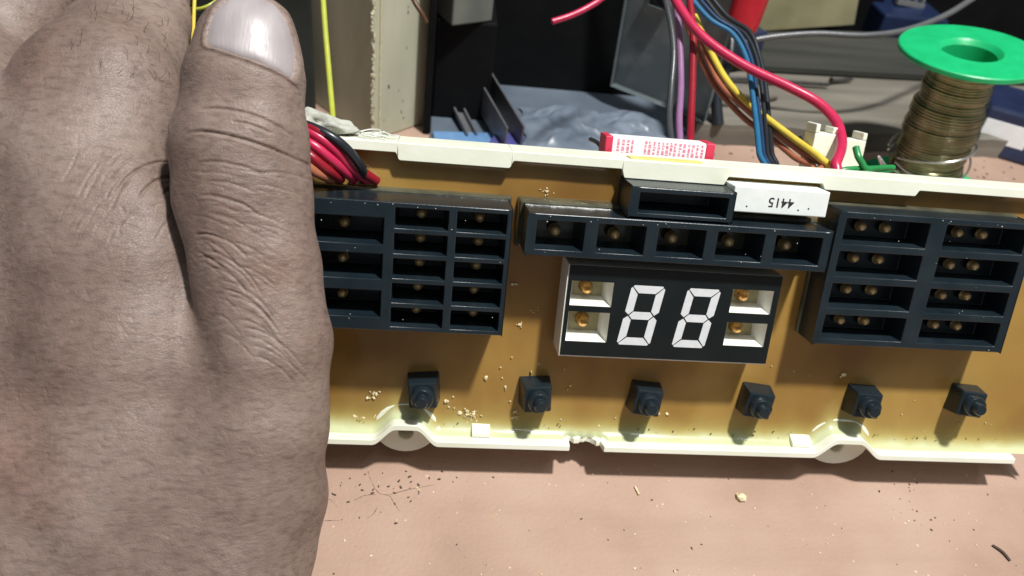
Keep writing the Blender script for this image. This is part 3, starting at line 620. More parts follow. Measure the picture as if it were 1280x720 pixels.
# left housing: a column of three wide wells and two columns of five
L = [(-45.0, -30.2, -17.9, -12.0), (-45.0, -30.2, -9.9, -4.2), (-45.0, -30.2, -1.6, 4.6)]
rows = [-20.4 + 5.62 * k for k in range(5)]
L += [(-27.9, -16.5, w, w + 4.55) for w in rows] + [(-14.7, -3.9, w, w + 4.55) for w in rows]
def housing(name, *a, **k):
    o = cell_block(*a, **k).build(name, 'black_plastic', board, smooth=30, bevel=0.22); return o
bl = housing('led_housing', -46.6, -2.8, -21.5, 7.6, -0.5, 12.0, L, 9.6, (0.5, 0.35))
for c in L: led(bl, (c[0] + c[1]) / 2 - (1.5 if c[1] < -30 else 0), (c[2] + c[3]) / 2 + .15, 4.2, 1.15, 'dull_led')
# middle housing: five wells in a row with an open hump above
Lc = [(2.6 + 13.62 * k, 13.3 + 13.72 * k, -19.7, -13.1) for k in range(5)]
bc = housing('led_housing', 0.6, 70.2, -21.2, -11.7, -0.5, 12.0, Lc, 9.8, (0.8, 0.5))
for c in Lc: led(bc, (c[0] + c[1]) / 2 - .1, -16.0, 4.2, 1.3, 'dull_led')
housing('hump_housing', 22.6, 46.2, -28.4, -21.6, -0.5, 11.6, [(24.6, 44.8, -27.2, -22.6)], 9.6, (1.0, 0.6))
g = G(); g.box((-0.8, 10.5, -0.4), (71.6, 22.4, 2.6), top=(0.985, 0.93)); g.build('resin_skirt', 'skirt', bc, bevel=0.6)
# right housing: two columns of four wells, two lamps in each
Lr = []
for k in range(4):
    w = -24.1 + 7.85 * k
    Lr += [(74.4, 95.2, w, w + 6.15), (99.3, 120.0, w, w + 6.15)]
br = housing('led_housing', 72.7, 122.0, -25.6, 7.1, -0.5, 9.0, Lr, 7.2, (0.9, 0.45))
for c in Lr:
    for d in (7.0, 13.3): led(br, c[0] + d, (c[2] + c[3]) / 2 - .15, 2.6, 1.15, 'dull_led')
g = G(); g.box((72.0, -7.6, -0.4), (122.8, 26.4, 1.2), top=(0.985, 0.98)); g.build('resin_skirt', 'skirt', br, bevel=0.5)
g = G(); g.box((-47.6, -8.0, -0.4), (-1.9, 22.4, 1.4), top=(0.985, 0.98)); g.build('resin_skirt', 'skirt', bl, bevel=0.5)

# white component with the upside-down number
g = G(); g.box((47.0, 23.6, -0.4), (69.7, 29.5, 8.0)); relay = g.build('relay', 'relay_white', board, bevel=0.25)
cu = bpy.data.curves.new('number', 'FONT'); cu.body = '4415'; cu.size = 3.1 * MM; cu.align_x = 'CENTER'; cu.align_y = 'CENTER'; cu.extrude = 0.01 * MM; cu.offset = 0.035 * MM
to = bpy.data.objects.new('number_tmp', cu); C.objects.link(to)
dg = bpy.context.evaluated_depsgraph_get(); me = bpy.data.meshes.new_from_object(to.evaluated_get(dg)); bpy.data.objects.remove(to)
num = link('number_print', me, 'ink', relay); num.location = Vector((58.4, 26.4, 8.03)) * MM; num.rotation_euler = (0, 0, math.pi)
g = G()
for x, y in ((50.5, 25.0), (65.2, 25.4), (62.8, 24.9)): g.lathe([(0.22, 8.005), (0.22, 8.03)], 8, Matrix.Translation((x, y, 0)))
g.build('dot_print', 'ink', relay)

# seven segment display
X0, X1, W0, W1 = 11.3, 62.0, -9.2, 13.2
wins = [(12.4, 22.2, -5.5, 0.5), (12.4, 22.2, 1.9, 9.3), (50.5, 60.6, -5.6, 0.3), (50.5, 60.6, 2.6, 8.6)]
disp = cell_block(X0, X1, W0, W1, -0.4, 8.7, wins, 5.3, (1.3, 0.9), floor=False).build('display', 'window_white', board, smooth=30, bevel=0.12)
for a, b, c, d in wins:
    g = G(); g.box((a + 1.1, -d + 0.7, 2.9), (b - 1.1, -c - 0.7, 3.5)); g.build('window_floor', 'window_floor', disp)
g = cell_block(X0 + .25, X1 - .05, W0 + .05, W1 - .4, 8.72, 9.0, wins, 0.27, (0, 0), floor=False, back=False)
g.build('face_plate', 'display_face', disp)
for a, b, c, d in wins:
    led(disp, a + 4.4, (c + d) / 2 - 0.2, 3.3, 1.5, 'amber_led', name='amber_led')
def seg(pts, dx):
    sl = 0.125; z0, z1 = 8.9, 9.06
    P = [(x + dx - w * sl, -w) for x, w in pts]
    g = G(); n = len(P)
    g.add([(x, y, z0) for x, y in P] + [(x, y, z1) for x, y in P], [tuple(range(n, 2 * n))] + [(k, (k + 1) % n, n + (k + 1) % n, n + k) for k in range(n)])
    g.build('digit_segment', 'segment', disp)
t = 1.85; hw, top, bot = 4.0, -5.2, 9.5; mid = (top + bot) / 2; gp = 0.16
for cx in (29.75, 43.05):
    def H(y0, y1, mid_=False):
        if mid_: return [(-hw + t * .55 + gp, mid), (-hw + t + gp, mid - t / 2), (hw - t - gp, mid - t / 2), (hw - t * .55 - gp, mid), (hw - t - gp, mid + t / 2), (-hw + t + gp, mid + t / 2)]
    seg([(-hw + gp * 2 + .35, top), (hw - gp * 2 - .35, top), (hw - .1 - gp * 2, top + .3), (hw - t - gp, top + t), (-hw + t + gp, top + t), (-hw + .1 + gp * 2, top + .3)], cx)
    seg([(-hw + t + gp, bot - t), (hw - t - gp, bot - t), (hw - .1 - gp * 2, bot - .3), (hw - .35 - gp * 2, bot), (-hw + .35 + gp * 2, bot), (-hw + .1 + gp * 2, bot - .3)], cx)
    seg(H(0, 0, True), cx)
    for s in (-1, 1):
        for a, b, e in ((top, mid, 0), (bot, mid, 1)):
            q = 1 if not e else -1
            p = [(s * hw, a + q * (.55 + gp)), (s * (hw - .3), a + q * (.3 + gp)), (s * (hw - t), a + q * (t + gp * 2)), (s * (hw - t), b - q * (t / 2 + gp * 1.4)), (s * (hw - t * .5), b - q * gp * 1.2), (s * hw, b - q * (t / 2 + gp * .2))]
            if (s > 0) != bool(e): p = p[::-1]
            seg(p[::-1], cx)

# six push switches
sw_body = None
for i, (x, w) in enumerate([(-19.4, 26.4), (7.9, 26.3), (35.8, 26.4), (64.8, 25.9), (93.5, 25.0), (122.0, 23.6)]):
    if sw_body is None:
        g = G(); g.box((-3.9, -3.9, -0.5), (3.9, 3.9, 5.4), top=(0.86, 0.86)); sw_body = mesh('push_switch', g.v, g.f)
        g = G(); g.lathe([(2.75, 5.35), (2.7, 7.0), (2.45, 7.3), (1.7, 7.35)], 24); col_me = mesh('collar', g.v, g.f)
        g = G(); g.lathe([(1.6, 7.3), (1.55, 8.9), (1.3, 9.25), (0.0001, 9.3)], 20); pl_me = mesh('plunger', g.v, g.f)
    o = link('push_switch', sw_body, 'black_plastic', board, bevel=0.4); o.location = Vector((x, -w, 0)) * MM; o.rotation_euler = (random.uniform(-.07, .07), random.uniform(-.07, .07), random.uniform(-.12, .12))
    link('collar', col_me, 'black_plastic', o, smooth=40); link('plunger', pl_me, 'black_plastic', o, smooth=40)
# things fixed to the back of the tray that stick up over the rim
g = G(); g.box((20.6, 22, -16), (47.2, 36.1, -9.6)); cap = g.build('printed_capacitor', 'paper', board, bevel=0.5)
for a, b in ((20.3, 22.2), (45.2, 47.5)):
    g = G(); g.box((a, 21.8, -16.2), (b, 36.3, -9.4)); g.build('red_end_band', 'print_red', cap, bevel=0.3)
g = G(); x = 23.2
while x < 44.6:
    if not 27.6 < x < 29.6:
        y = 35.7
        while y > 26:
            l = random.uniform(0.35, 1.1); g.box((x, y - l, -9.61), (x + random.uniform(.45, .75), y, -9.57)); y -= l + random.uniform(.12, .3)
    x += random.uniform(0.95, 1.25)
tag(g.build('print_marks', 'print_pink', cap), kind='stuff')
g = G(); g.box((80.8, 26, -33), (87.4, 39.2, -27)); g.box((87.6, 26, -33), (95.6, 38.2, -27)); g.box((80.8, 39.2, -33), (82.0, 41.6, -27)); g.box((94.4, 38.2, -33), (95.6, 40.2, -27))
g.box((86.2, 39.2, -33), (89.0, 40.9, -28)); g.box((74, 24, -27.5), (97, 28, -7.9)); g.build('plug_header', 'white_plastic', board, bevel=0.25)

# crumbs of old foam on the resin
g = G()
for cx, cw, s, n in CRUMBS:
    for k in range(n):
        x, w = cx + random.gauss(0, s), cw + random.gauss(0, s * .7)
        if w > 37: continue
        g.blob((x, -w, random.uniform(0.1, .35)), random.choice((.18, .25, .3, .45, .6)) * random.uniform(.7, 1.2), (1, random.uniform(.5, 1), .6))
tag(g.build('foam_crumbs', 'crumb', board), kind='stuff')
g = G()                                          # dust flecks on the black housings
for a, b, c, d, h in ((-46, -3, -21.4, 7.4, 12.02), (1, 70, -21, -12, 12.02), (73, 121, -25.4, 6.9, 9.02)):
    for k in range(18):
        g.blob((random.uniform(a, b), -random.choice((c + .3 + random.uniform(0, .6), random.uniform(c, d))), h), random.uniform(.05, .13), (1, 1, .5))
tag(g.build('dust_flecks', 'thread', board), kind='stuff')
g = G()                                          # dark specks along the bottom wall
for k in range(60):
    x = random.uniform(-45, 136)
    if arch(x) < .05 and not 16.5 < x < 27: g.blob((x, -random.uniform(35.0, 37.2), random.uniform(.5, 1.2)), random.uniform(.1, .26), (1.2, 1, .8))
tag(g.build('dark_specks', 'chip', board), kind='stuff')

# ------------------------------------------------------------------ wires
def wire(name, key, r, m, label, cat='wire', group=None):
    g = G(); g.tube(WIRES[key], r, 10, 8)
    return tag(g.build(name, m, smooth=60), label, cat, group)
wire('wire', 'yellow_tall', 0.85, 'w_lime', 'yellow-green wire rising straight up before the cream painted post')
wire('wire', 'yellow_bent', 0.45, 'w_lime', 'thin yellow wire sagging between index finger and thumb tip')
wire('wire', 'yellow_short', 0.5, 'w_yellow', 'short yellow wire standing upright in the gap beside the thumb')
wire('wire', 'red_stub', 1.05, 'w_red', 'loose red wire with a cut end hanging before the black housing')
wire('wire', 'big_red', 1.4, 'w_red', 'thickest red wire arching over the plank down to the tray')
wire('wire', 'red_thin', 1.05, 'w_darkred', 'dark red wire running straight down beside the lilac wire')
wire('wire', 'lilac', 1.0, 'w_lilac', 'lilac wire between the dark grey wire and the dark red wire')
wire('wire', 'grey_thin', 0.9, 'w_grey', 'dark grey wire running down beside the lilac wire')
wire('wire', 'yellow_diag', 1.0, 'w_yellow', 'yellow wire slanting down under the thick red wire')
wire('wire', 'rust_a', 0.95, 'w_rust', 'rust coloured wire running right below the slanting yellow wire')
wire('wire', 'rust_b', 0.85, 'w_rust', 'outer rust coloured wire farther from the slanting yellow wire')
wire('wire', 'blue_a', 0.8, 'w_blue', 'bright blue wire running beside the dark blue and black wires')
wire('wire', 'blue_b', 0.6, 'w_navy', 'dark blue wire between the bright blue wire and the black wires')
wire('wire', 'black_a', 0.65, 'w_black', 'inner black wire beside the dark blue wire')
wire('wire', 'black_b', 0.8, 'w_black', 'outer black wire at the edge of the blue bundle')
wire('cable', 'grey_cable', 1.3, 'w_cable', 'grey cable lying across behind the green spool', 'cable')
wire('wire', 'brown_thin', 0.8, 'w_brown', 'thin brown wire hanging at the edge of the cream post')
wire('wire', 'dark_thin', 0.6, 'w_black', 'thin black wire below the rust coloured wires')
wire('wire', 'green', 0.8, 'w_green', 'green wire lying along the tray rim by the spool')
wire('wire', 'green_stub', 0.9, 'w_green', 'short dark green wire end before the white plug')
wire('wire', 'black_curl', 0.6, 'w_black', 'short curled black wire beside the printed red and white label')
for i, (m, d) in enumerate([('w_red', 'bright red wire in the middle of the bundle beside the thumb'), ('w_red', 'red wire lower in the bundle beside the thumb'), ('w_darkred', 'dark red wire low in the bundle beside the thumb'),
                            ('w_darkred', 'dark red wire under the black wire beside the thumb'), ('w_black', 'black wire on top of the red bundle beside the thumb'), ('w_rust', 'lowest rust coloured wire of the bundle beside the thumb')]):
    wire('wire', 'bundle%d' % i, 1.05, m, d, group='wires beside the thumb')

# ------------------------------------------------------------------ things behind the board
# cotton scrap and frayed threads on the rim
g = G()
n1, n2 = 26, 16; v = []; f = []
for i in range(n1 + 1):
    for j in range(n2):
        a = 2 * math.pi * j / n2; s = i / n1; r = math.sin(math.pi * min(1, max(0.02, s))) ** 0.45
        x = -54 + 17 * s; yy = 34.9 + 0.9 * math.sin(s * 5); rr = 2.0 * r * (1 + .22 * math.sin(a * 3 + s * 9) + .15 * math.sin(a * 5 - s * 17))
        v.append((x + .5 * math.sin(a * 2 + s * 20), yy + rr * math.sin(a) * .95, -2.5 + 2.1 * rr * math.cos(a)))
for i in range(n1):
    for j in range(n2):
        j2 = (j + 1) % n2; f.append((i * n2 + j, i * n2 + j2, (i + 1) * n2 + j2, (i + 1) * n2 + j))
f += [tuple(range(n2)), tuple(n1 * n2 + j for j in range(n2))[::-1]]
g.add(v, f); cl = g.build('cloth_scrap', 'cloth', smooth=180)
cl.location = (0, 0, 0.046); cl.rotation_euler = (LEAN, 0, 0)
tag(cl, 'crumpled grey cloth scrap lying on the tray rim by the thumb', 'cloth')
g = G()
for k in range(7):
    x0 = random.uniform(-40, -34); p = [(x0, 33.4, random.uniform(-5, 1))]
    for q in range(4): p.append((p[-1][0] + random.uniform(.6, 2.4), 33.3 + random.uniform(0, .8), p[-1][2] + random.uniform(-2, 2)))
    g.tube(p, 0.16, 5, 5)
th = g.build('frayed_threads', 'thread', smooth=60); th.location = (0, 0, 0.046); th.rotation_euler = (LEAN, 0, 0)
tag(th, 'white frayed threads on the tray rim before the cream post', 'thread', kind='stuff')

# cream painted post
post = thing('wooden_post', 'cream painted wooden post with a cracked paint seam standing behind the tray', 'post', (-43, 141, 0), (0, 0, math.radians(42)))
g = G(); g.box((0, 0, 0), (27.5, 45, 150)); g.build('shaft', 'old_paint', post, bevel=0.8)
g = G(); z = 0
while z < 148:
    g.blob((random.uniform(-.5, .9), -0.1 + random.uniform(-.2, .2), z), random.uniform(.4, .8), (1, .6, 1.4)); z += random.uniform(.6, 1.5)
g.build('paint_seam', 'paint_crust', post)
g = G()
for x, z, s in ((8, 22, .7), (16.4, 36, .5), (16.4, 50, .5), (16.4, 52, .45), (15.5, 14, .5), (14.8, 9, .6), (16, 6, .5), (6, 8, .4), (13, 19, .4)): g.blob((x, -.05, z), s, (.6, .3, 1.6))
g.build('paint_chip', 'chip', post)
g = G(); g.box((3.2, -0.45, 0), (4.0, 0.05, 150)); g.build('seam_edge', 'paint_crust', post, bevel=0.15)
# dark leaning panel left of the post
g = G(); g.box((-190, 154, 0), (-67, 157, 110), rz=0.03); tag(g.build('leaning_panel', 'dark_panel', bevel=0.6), 'dark grey panel standing behind the thumb and the cream post', 'panel')
g = G(); g.tube([(-88, 138, 14), (-72, 136, 11), (-58, 134, 7), (-48, 128, 3)], 2.2, 8, 5); tag(g.build('rubber_hose', 'w_black', smooth=60), 'dark rubber hose lying on the bench by the cream post', 'hose')
# black appliance housing, open at the front
hs = thing('appliance_housing', 'black plastic appliance housing open towards the tray', 'housing', (0, 0, 0))
g = G(); g.box((-75, 199, 0), (78, 204, 150)); g.build('rear_wall', 'housing', hs, bevel=0.8)
g = G(); g.box((-23, 150, 0), (-20, 198.8, 150)); g.build('side_wall', 'housing', hs, bevel=0.8)
g = G(); g.box((-19.8, 134, 0.05), (96, 198.8, 1.6)); g.build('floor_sheet', 'grey_sheet', hs, bevel=0.5)
ob = thing('side_shield', 'slanted dark blue-grey plastic shield with a round hole by the lilac wire', 'shield', (98, 160, 0), (math.radians(-6), 0, math.radians(143)))
g = cell_block(0, 46, -95, -12, -1.5, 1.5, [(27, 36, -62, -53)], 2.9, (0.6, 0.6), floor=False, back=False)
pn = g.build('plate', 'scuffed_panel', ob, bevel=0.4); pn.rotation_euler = (math.radians(90), 0, 0)
g = G(); g.lathe([(4.2, -6), (6.0, -5.9), (6.0, -2.2), (4.2, -2.2)], 20, caps=False); bs = g.build('hole_collar', 'channel', ob, smooth=40); bs.location = (0.0315, 0, 0.0575); bs.rotation_euler = (math.radians(-90), 0, 0)
# grey metal channel and plastic strips in the housing
def channel(name, a, b, w, h, m, label):
    a, b = Vector(a), Vector(b); d = (b - a); ln = d.length
    t_ = thing(name, label, 'channel', a, (0, -math.asin(d.z / ln), math.atan2(d.y, d.x)))
    g = G(); g.box((0, -w / 2, 0), (ln, w / 2, 0.8)); g.build('web', m, t_, bevel=0.2)
    for s in (-1, 1):
        g = G(); g.box((0, s * w / 2 - .4, 0.81), (ln, s * w / 2 + .4, h)); g.build('flange', m, t_, bevel=0.2)
    return t_
channel('metal_channel', (13, 136, 2), (-3, 190, 6), 7, 13, 'channel', 'grey metal channel leaning in the black housing')
channel('metal_channel', (-3, 146, 2), (-11, 172, 5), 4, 3, 'channel', 'narrow grey metal channel beside the blue plastic strips')
g = G(); g.box((-18, 131, 1.7), (8, 149, 3.4), rz=.1); tag(g.build('plastic_strip', 'blue_sheet', bevel=0.4), 'light blue flat plastic strip behind the tray rim', 'strip')
g = G(); g.box((4, 129, 1.7), (16, 147, 6.0), rz=-.35); tag(g.build('plastic_strip', 'indigo', bevel=0.6), 'dark indigo plastic piece beside the grey metal channel', 'strip')
g = G(); g.box((-19.8, 162.6, 1.7), (4.2, 198, 44.4)); tag(g.build('transformer_block', 'housing', bevel=1.0), 'black block under the grey box in the housing', 'block')
g = G(); g.box((-19.8, 158.6, 44.6), (-1.8, 178.6, 70.6), rz=.5); tag(g.build('grey_box', 'grey_box', bevel=0.8), 'dull grey box on top of the black block in the housing', 'box')
# crumpled plastic bag on the housing floor
rb = np.random.default_rng(21); nx, ny = 70, 44; K = [(rb.normal(0, 1, 2), rb.uniform(.08, .45), rb.uniform(0, 6)) for _ in range(12)]
def bag_h(x, y):
    h = 0.0
    for q, fr, ph in K:
        q = q / np.linalg.norm(q); h += (0.6 / (1 + fr * 5)) * (1 - 2 * abs(math.sin((q[0] * x + q[1] * y) * fr + ph)))
    return h
v = []; f = []
for sgn in (1, 0):
    for i in range(nx + 1):
        for j in range(ny + 1):
            s_, t_ = i / nx, j / ny; x = 18 + 66 * s_; y = 134 + 44 * t_; e = (min(s_, 1 - s_, .18) / .18) ** .5 * (min(t_, 1 - t_, .2) / .2) ** .5
            v.append((x + 2 * math.sin(y * .3), y + 2.5 * math.sin(x * .21), 1.75 + (sgn * (1.0 + max(0, 4.2 * e + 1.3 * e * bag_h(x, y))))))
W_ = (nx + 1) * (ny + 1)
for i in range(nx):
    for j in range(ny):
        o = i * (ny + 1) + j; f += [(o, o + ny + 1, o + ny + 2, o + 1), (W_ + o + 1, W_ + o + ny + 2, W_ + o + ny + 1, W_ + o)]
g = G(); g.add(v, f); tag(g.build('plastic_bag', 'clear_bag', smooth=40), 'crumpled grey plastic bag lying in the black housing', 'bag')
# odd scraps among the clutter
def scrap(name, pts, r, m, label, cat):
    g = G(); g.tube(pts, r, 8, 5); tag(g.build(name, m, smooth=60), label, cat)
scrap('black_hose', [(96, 205, 60), (104, 190, 50), (106, 176, 36), (102, 168, 22), (104, 160, 10)], 2.6, 'w_black', 'black hose hanging behind the lilac wire', 'hose')
scrap('white_lead', [(106, 250, 40), (112, 236, 34), (120, 230, 24), (132, 228, 16)], 1.0, 'thread', 'thin white lead hanging before the olive carton', 'lead')
scrap('dark_twig', [(104, 186, 10.6), (118, 189, 11.4), (132, 187, 10.8), (140, 190, 10.6)], .9, 'chip', 'dark twig lying on the plank behind the blue wires', 'twig')
g = G(); g.box((108, 214, 13.8), (136, 236, 30), rz=.4); tag(g.build('terminal_block', 'navy_plastic', bevel=.8), 'small dark plastic block on the plank behind the rust wires', 'block')
g = G()
for k in range(60):
    g.blob((random.uniform(70, 250), random.uniform(146, 165), .15), random.uniform(.2, .7), (1.4, .8, .6))
tag(g.build('bench_litter', 'chip'), 'dark litter on the bench in front of the plank', 'litter', kind='stuff')
# plank
pl = thing('wooden_plank', 'weathered grey wooden plank lying behind the tray', 'plank', (60, 158, 0), (0, 0, math.radians(3.5)))
g = G(); nx, ny = 60, 24; v = []; f = []
for i in range(nx + 1):
    for j in range(ny + 1):
        x = 35 + 300 * i / nx; y = 110 * j / ny
        e = random.uniform(-.6, .6) if j in (0,) else 0
        v.append((x, y + e, 9.5 + .35 * math.sin(y * .55 + .8 * math.sin(x * .03)) + .2 * math.sin(y * 1.3 + x * .02)))
for i in range(nx):
    for j in range(ny):
        o = i * (ny + 1) + j; f.append((o, o + ny + 1, o + ny + 2, o + 1))
b0 = len(v)
for i in range(nx + 1): v.append((v[i * (ny + 1)][0], v[i * (ny + 1)][1] + random.uniform(-.3, .3), 0))
for i in range(nx): f.append((b0 + i, b0 + i + 1, (i + 1) * (ny + 1), i * (ny + 1)))
c0 = len(v); v += [(35, 110, 0), (335, 110, 0)]
f += [tuple([b0] + [j for j in range(ny + 1)] + [c0]), tuple([b0 + nx, c0 + 1] + [nx * (ny + 1) + j for j in range(ny, -1, -1)]), tuple([c0] + [i * (ny + 1) + ny for i in range(nx + 1)] + [c0 + 1])]
g.add(v, f); g.build('board', 'plank', pl, smooth=50)
g = G(); g.box((34, 58, 10.0), (300, 110.5, 13.5), rz=.02); g.build('upper_board', 'dark_wood', pl, bevel=0.5)
for (x, y, l, a, lab) in ((112, 205, 62, .05, 'long dark nail lying across the grey plank'), (176, 213, 14, .3, 'short dark nail at the end of the long nail on the plank'), (170, 226, 16, -.1, 'short dark nail lying alone farther back on the plank')):
    t_ = thing('nail', lab, 'nail', (x, y, 11.6), (0, 0, a), 'nails on the plank')
    g = G(); g.lathe([(.9, 0), (.9, l - 2), (0.05, l)], 10, Matrix.Rotation(math.radians(90), 4, 'Y')); g.build('shank', 'nail_metal', t_, smooth=40)
    g = G(); g.lathe([(1.7, -.5), (1.7, 0)], 12, Matrix.Rotation(math.radians(90), 4, 'Y')); g.build('head', 'nail_metal', t_, smooth=40)
# carton, red handle, bin, fins, navy block
g = G(); g.box((0, 0, 0), (62, 3, 70)); cb = g.build('carton_piece', 'carton', bevel=0.4); cb.location = Vector((150, 262, 13.6)) * MM; cb.rotation_euler = (math.radians(-14), math.radians(-4), math.radians(12))
tag(cb, 'olive brown piece of carton standing at the back of the plank', 'carton')
t_ = thing('screwdriver', 'red handled screwdriver hanging down above the plank', 'screwdriver', (93, 141, 57), (math.radians(-18), math.radians(8), 0))
g = G(); g.lathe([(4.6, 0), (5.6, 1.2), (6.2, 6), (6.8, 20), (6.4, 40), (5, 46)], 20); g.build('handle', 'red_handle', t_, smooth=40)
g = G(); g.lathe([(1.6, 45.5), (1.6, 110)], 12); g.build('blade', 'fin', t_, smooth=40)
g = G(); g.box((226, 274, 0), (262, 306, 26), top=(1.06, 1.06)); tag(g.build('storage_bin', 'bin_blue', bevel=1.5), 'dark blue plastic bin far behind the green spool', 'bin')
g = G(); g.box((110, 292, 0), (232, 330, 95)); tag(g.build('dark_box', 'housing', bevel=1.0), 'black box behind the olive carton piece', 'box')
g = G(); g.box((234, 312, 0), (480, 350, 130)); tag(g.build('dark_box', 'housing', bevel=1.0), 'tall black box behind the dark blue bin', 'box')
hk = thing('heat_sink', 'grey metal heat sink with upright fins on the dark blue bin', 'heat sink', (246, 288, 26.2), (math.radians(-8), math.radians(6), 0.1))
g = G(); g.box((-9, 0, 0), (9, 3, 3)); g.build('base', 'fin', hk, bevel=0.3)
for k in range(4):
    g = G(); g.box((-8.5 + k * 5, 0.4, 3.05), (-7.0 + k * 5, 2.6, 34)); g.build('fin', 'fin', hk, bevel=0.2)
nb = thing('plastic_case', 'dark navy plastic case with a white label lying behind the spool', 'case', (232, 176, 0), (0, 0, math.radians(-28)))
g = G(); g.box((0, 0, 0), (70, 40, 22), top=(.92, .85)); g.build('body', 'navy_plastic', nb, bevel=1.5)
g = G(); g.box((4, 2.4, 4), (24, 3.2, 17)); lb = g.build('label_patch', 'paper', nb, bevel=0.1); lb.rotation_euler = (math.radians(-6), 0, 0); lb.location = (0, -.0022, 0)
g = G()
for k in range(9): g.blob((30 + k * 4, -1.2 + random.uniform(-.5, .5), 2.2), 1.0, (1.6, .6, .9))
g.build('ridge', 'navy_plastic', nb)

# solder spool
AX = Vector((-0.11, 0.02, 1.0)).normalized(); TOP = Vector((179.3, 131.5, 64.2))
LEN = 62.0; base = TOP - AX * LEN
sp = thing('solder_spool', 'spool of solder wire with a bright green plastic flange', 'spool')
sp.matrix_world = Matrix.Translation(base * MM) @ frame(AX, (0, 0, 0))
RF = 25.6
def flange(z0, z1, nm):
    g = G(); n = 72; v = []; f = []
    prof = [(9.8, z0), (RF - .4, z0), (RF, z0 + .4), (RF, z1 - .4), (RF - .4, z1), (11.4, z1), (10.9, z1 - .5), (10.4, z1 - 1.2), (9.8, z1 - 2.0)]
    for r, z in prof:
        for k in range(n): v.append((r * math.cos(2 * math.pi * k / n), r * math.sin(2 * math.pi * k / n), z + .18 * math.sin(4 * math.pi * k / n + 1) * (r / RF)))
    m_ = len(prof)
    for i in range(m_):
        for k in range(n):
            i2 = (i + 1) % m_; k2 = (k + 1) % n; f.append((i * n + k, i * n + k2, i2 * n + k2, i2 * n + k))
    g.add(v, f); return g.build(nm, 'green_plastic', sp, smooth=35)
fl = flange(LEN - 2.2, LEN, 'flange'); flange(0, 2.2, 'flange')
g = G(); g.lathe([(9.7, 0.5), (9.7, LEN - 2)], 40, caps=False); g.lathe([(9.69, 0.6), (9.0, 0.6)], 40, caps=False); g.build('core', 'green_plastic', sp, smooth=40)
g = G(); g.lathe([(9.6, 25), (9.6, 27)], 40); g.build('core_web', 'green_plastic', sp, smooth=40)
g = G(); g.lathe([(11.6, 2.3), (11.6, LEN - 2.3)], 40, caps=False); g.build('winding_core', 'solder', sp, smooth=40)
g = G(); z = 3.0; pts = []; a = 0.0; layer = 0.0
while z < LEN - 4.0:
    lump = 12.6 + .9 * math.sin(z * .21 + 1.0) + .45 * math.sin(z * .7) + (1.0 if z < 30 else 0) * math.sin(math.pi * min(1, z / 30))
    rr = lump + .12 * math.sin(a * .37) + .2 * math.sin(a * 1.1 + z)
    pts.append((rr * math.cos(a), rr * math.sin(a), z + .5 * math.sin(a + z * .1)))
    a += 2 * math.pi / 36; z += (0.98 + .35 * max(0, math.sin(z * .55)) ** 6) / 36
g.tube(pts, 0.52, 6, 1); g.build('solder_winding', 'solder', sp, smooth=60)
g = G()
for (h0, am, ph, rr) in ((17, 3.5, .3, 15.8), (20, 4.5, 2.4, 15.4)):
    p = [((rr + .6 * math.sin(3 * t)) * math.cos(t), (rr + .6 * math.sin(3 * t)) * math.sin(t), h0 + am * math.sin(t + ph)) for t in [2 * math.pi * k / 20 - 3.0 for k in range(19)]]
    g.tube(p, .42, 6, 4)
g.build('loose_strand', 'bare_wire', sp, smooth=60)
g = G(); g.tube([(-16, -8, 14), (-22, -8, 17), (-25, -5, 20), (-20, -12, 12), (-10, -17.6, 9), (2, -18.6, 12), (8, -18, 16)], .4, 6, 6); g.build('loose_strand', 'bare_wire', sp, smooth=60)

# torn places in the bench covering
bench = bpy.data.objects['workbench']
for P in CRACKS:
    g = G(); q = [(x + random.uniform(-.3, .3), y + random.uniform(-.3, .3), 0.02) for x, y in P]
    g.tube(q, .075, 5, 6, jitter=.8, taper=lambda t: .35 + .65 * math.sin(math.pi * t)); g.build('crack', 'crack_brown', bench)
# bits of dirt on the bench
g = G()
for k in range(80):
    x, y = random.uniform(-50, 150), random.uniform(-62, -16)
    g.blob((x, y, .08), random.choice((.1, .15, .2, .3)) * random.uniform(.6, 1.2), (1.3, .8, .6))
for k in range(34):
    x, y = random.gauss(-27, 9), random.gauss(-24, 3.5); g.blob((x, y, .1), random.uniform(.12, .42), (1.4, .7, .6))
for k in range(14):
    g.blob((random.gauss(112, 3.5), random.gauss(-24, 5), .1), random.uniform(.1, .32), (1, 1, .6))
tag(g.build('dark_grit', 'chip'), 'dark grit scattered on the brown bench', 'grit', kind='stuff')
g = G()
for k in range(110):
    x, y = random.uniform(-50, 150), random.uniform(-62, -16); g.blob((x, y, .1), random.uniform(.1, .3), (1.2, .8, .6))
tag(g.build('pale_grit', 'crumb'), 'pale crumbs scattered on the brown bench', 'crumbs', kind='stuff')
g = G(); g.blob((64.0, -25.5, .7), 1.5, (1, .9, .8), .3); tag(g.build('pebble', 'crumb'), 'single pale crumb of grit on the bench below the display', 'pebble')
g = G(); g.tube([(128, -38, .3), (129.6, -40, .5), (130.4, -42.4, .3)], .35, 6, 5); tag(g.build('wood_splinter', 'chip', smooth=60), 'dark curved splinter on the brown bench', 'splinter')
g = G(); g.tube([(36.2, -22.5, .3), (36.8, -25.0, .4)], .28, 6, 3); tag(g.build('pale_splinter', 'crumb', smooth=60), 'short pale splinter standing out near the tray shadow', 'splinter')

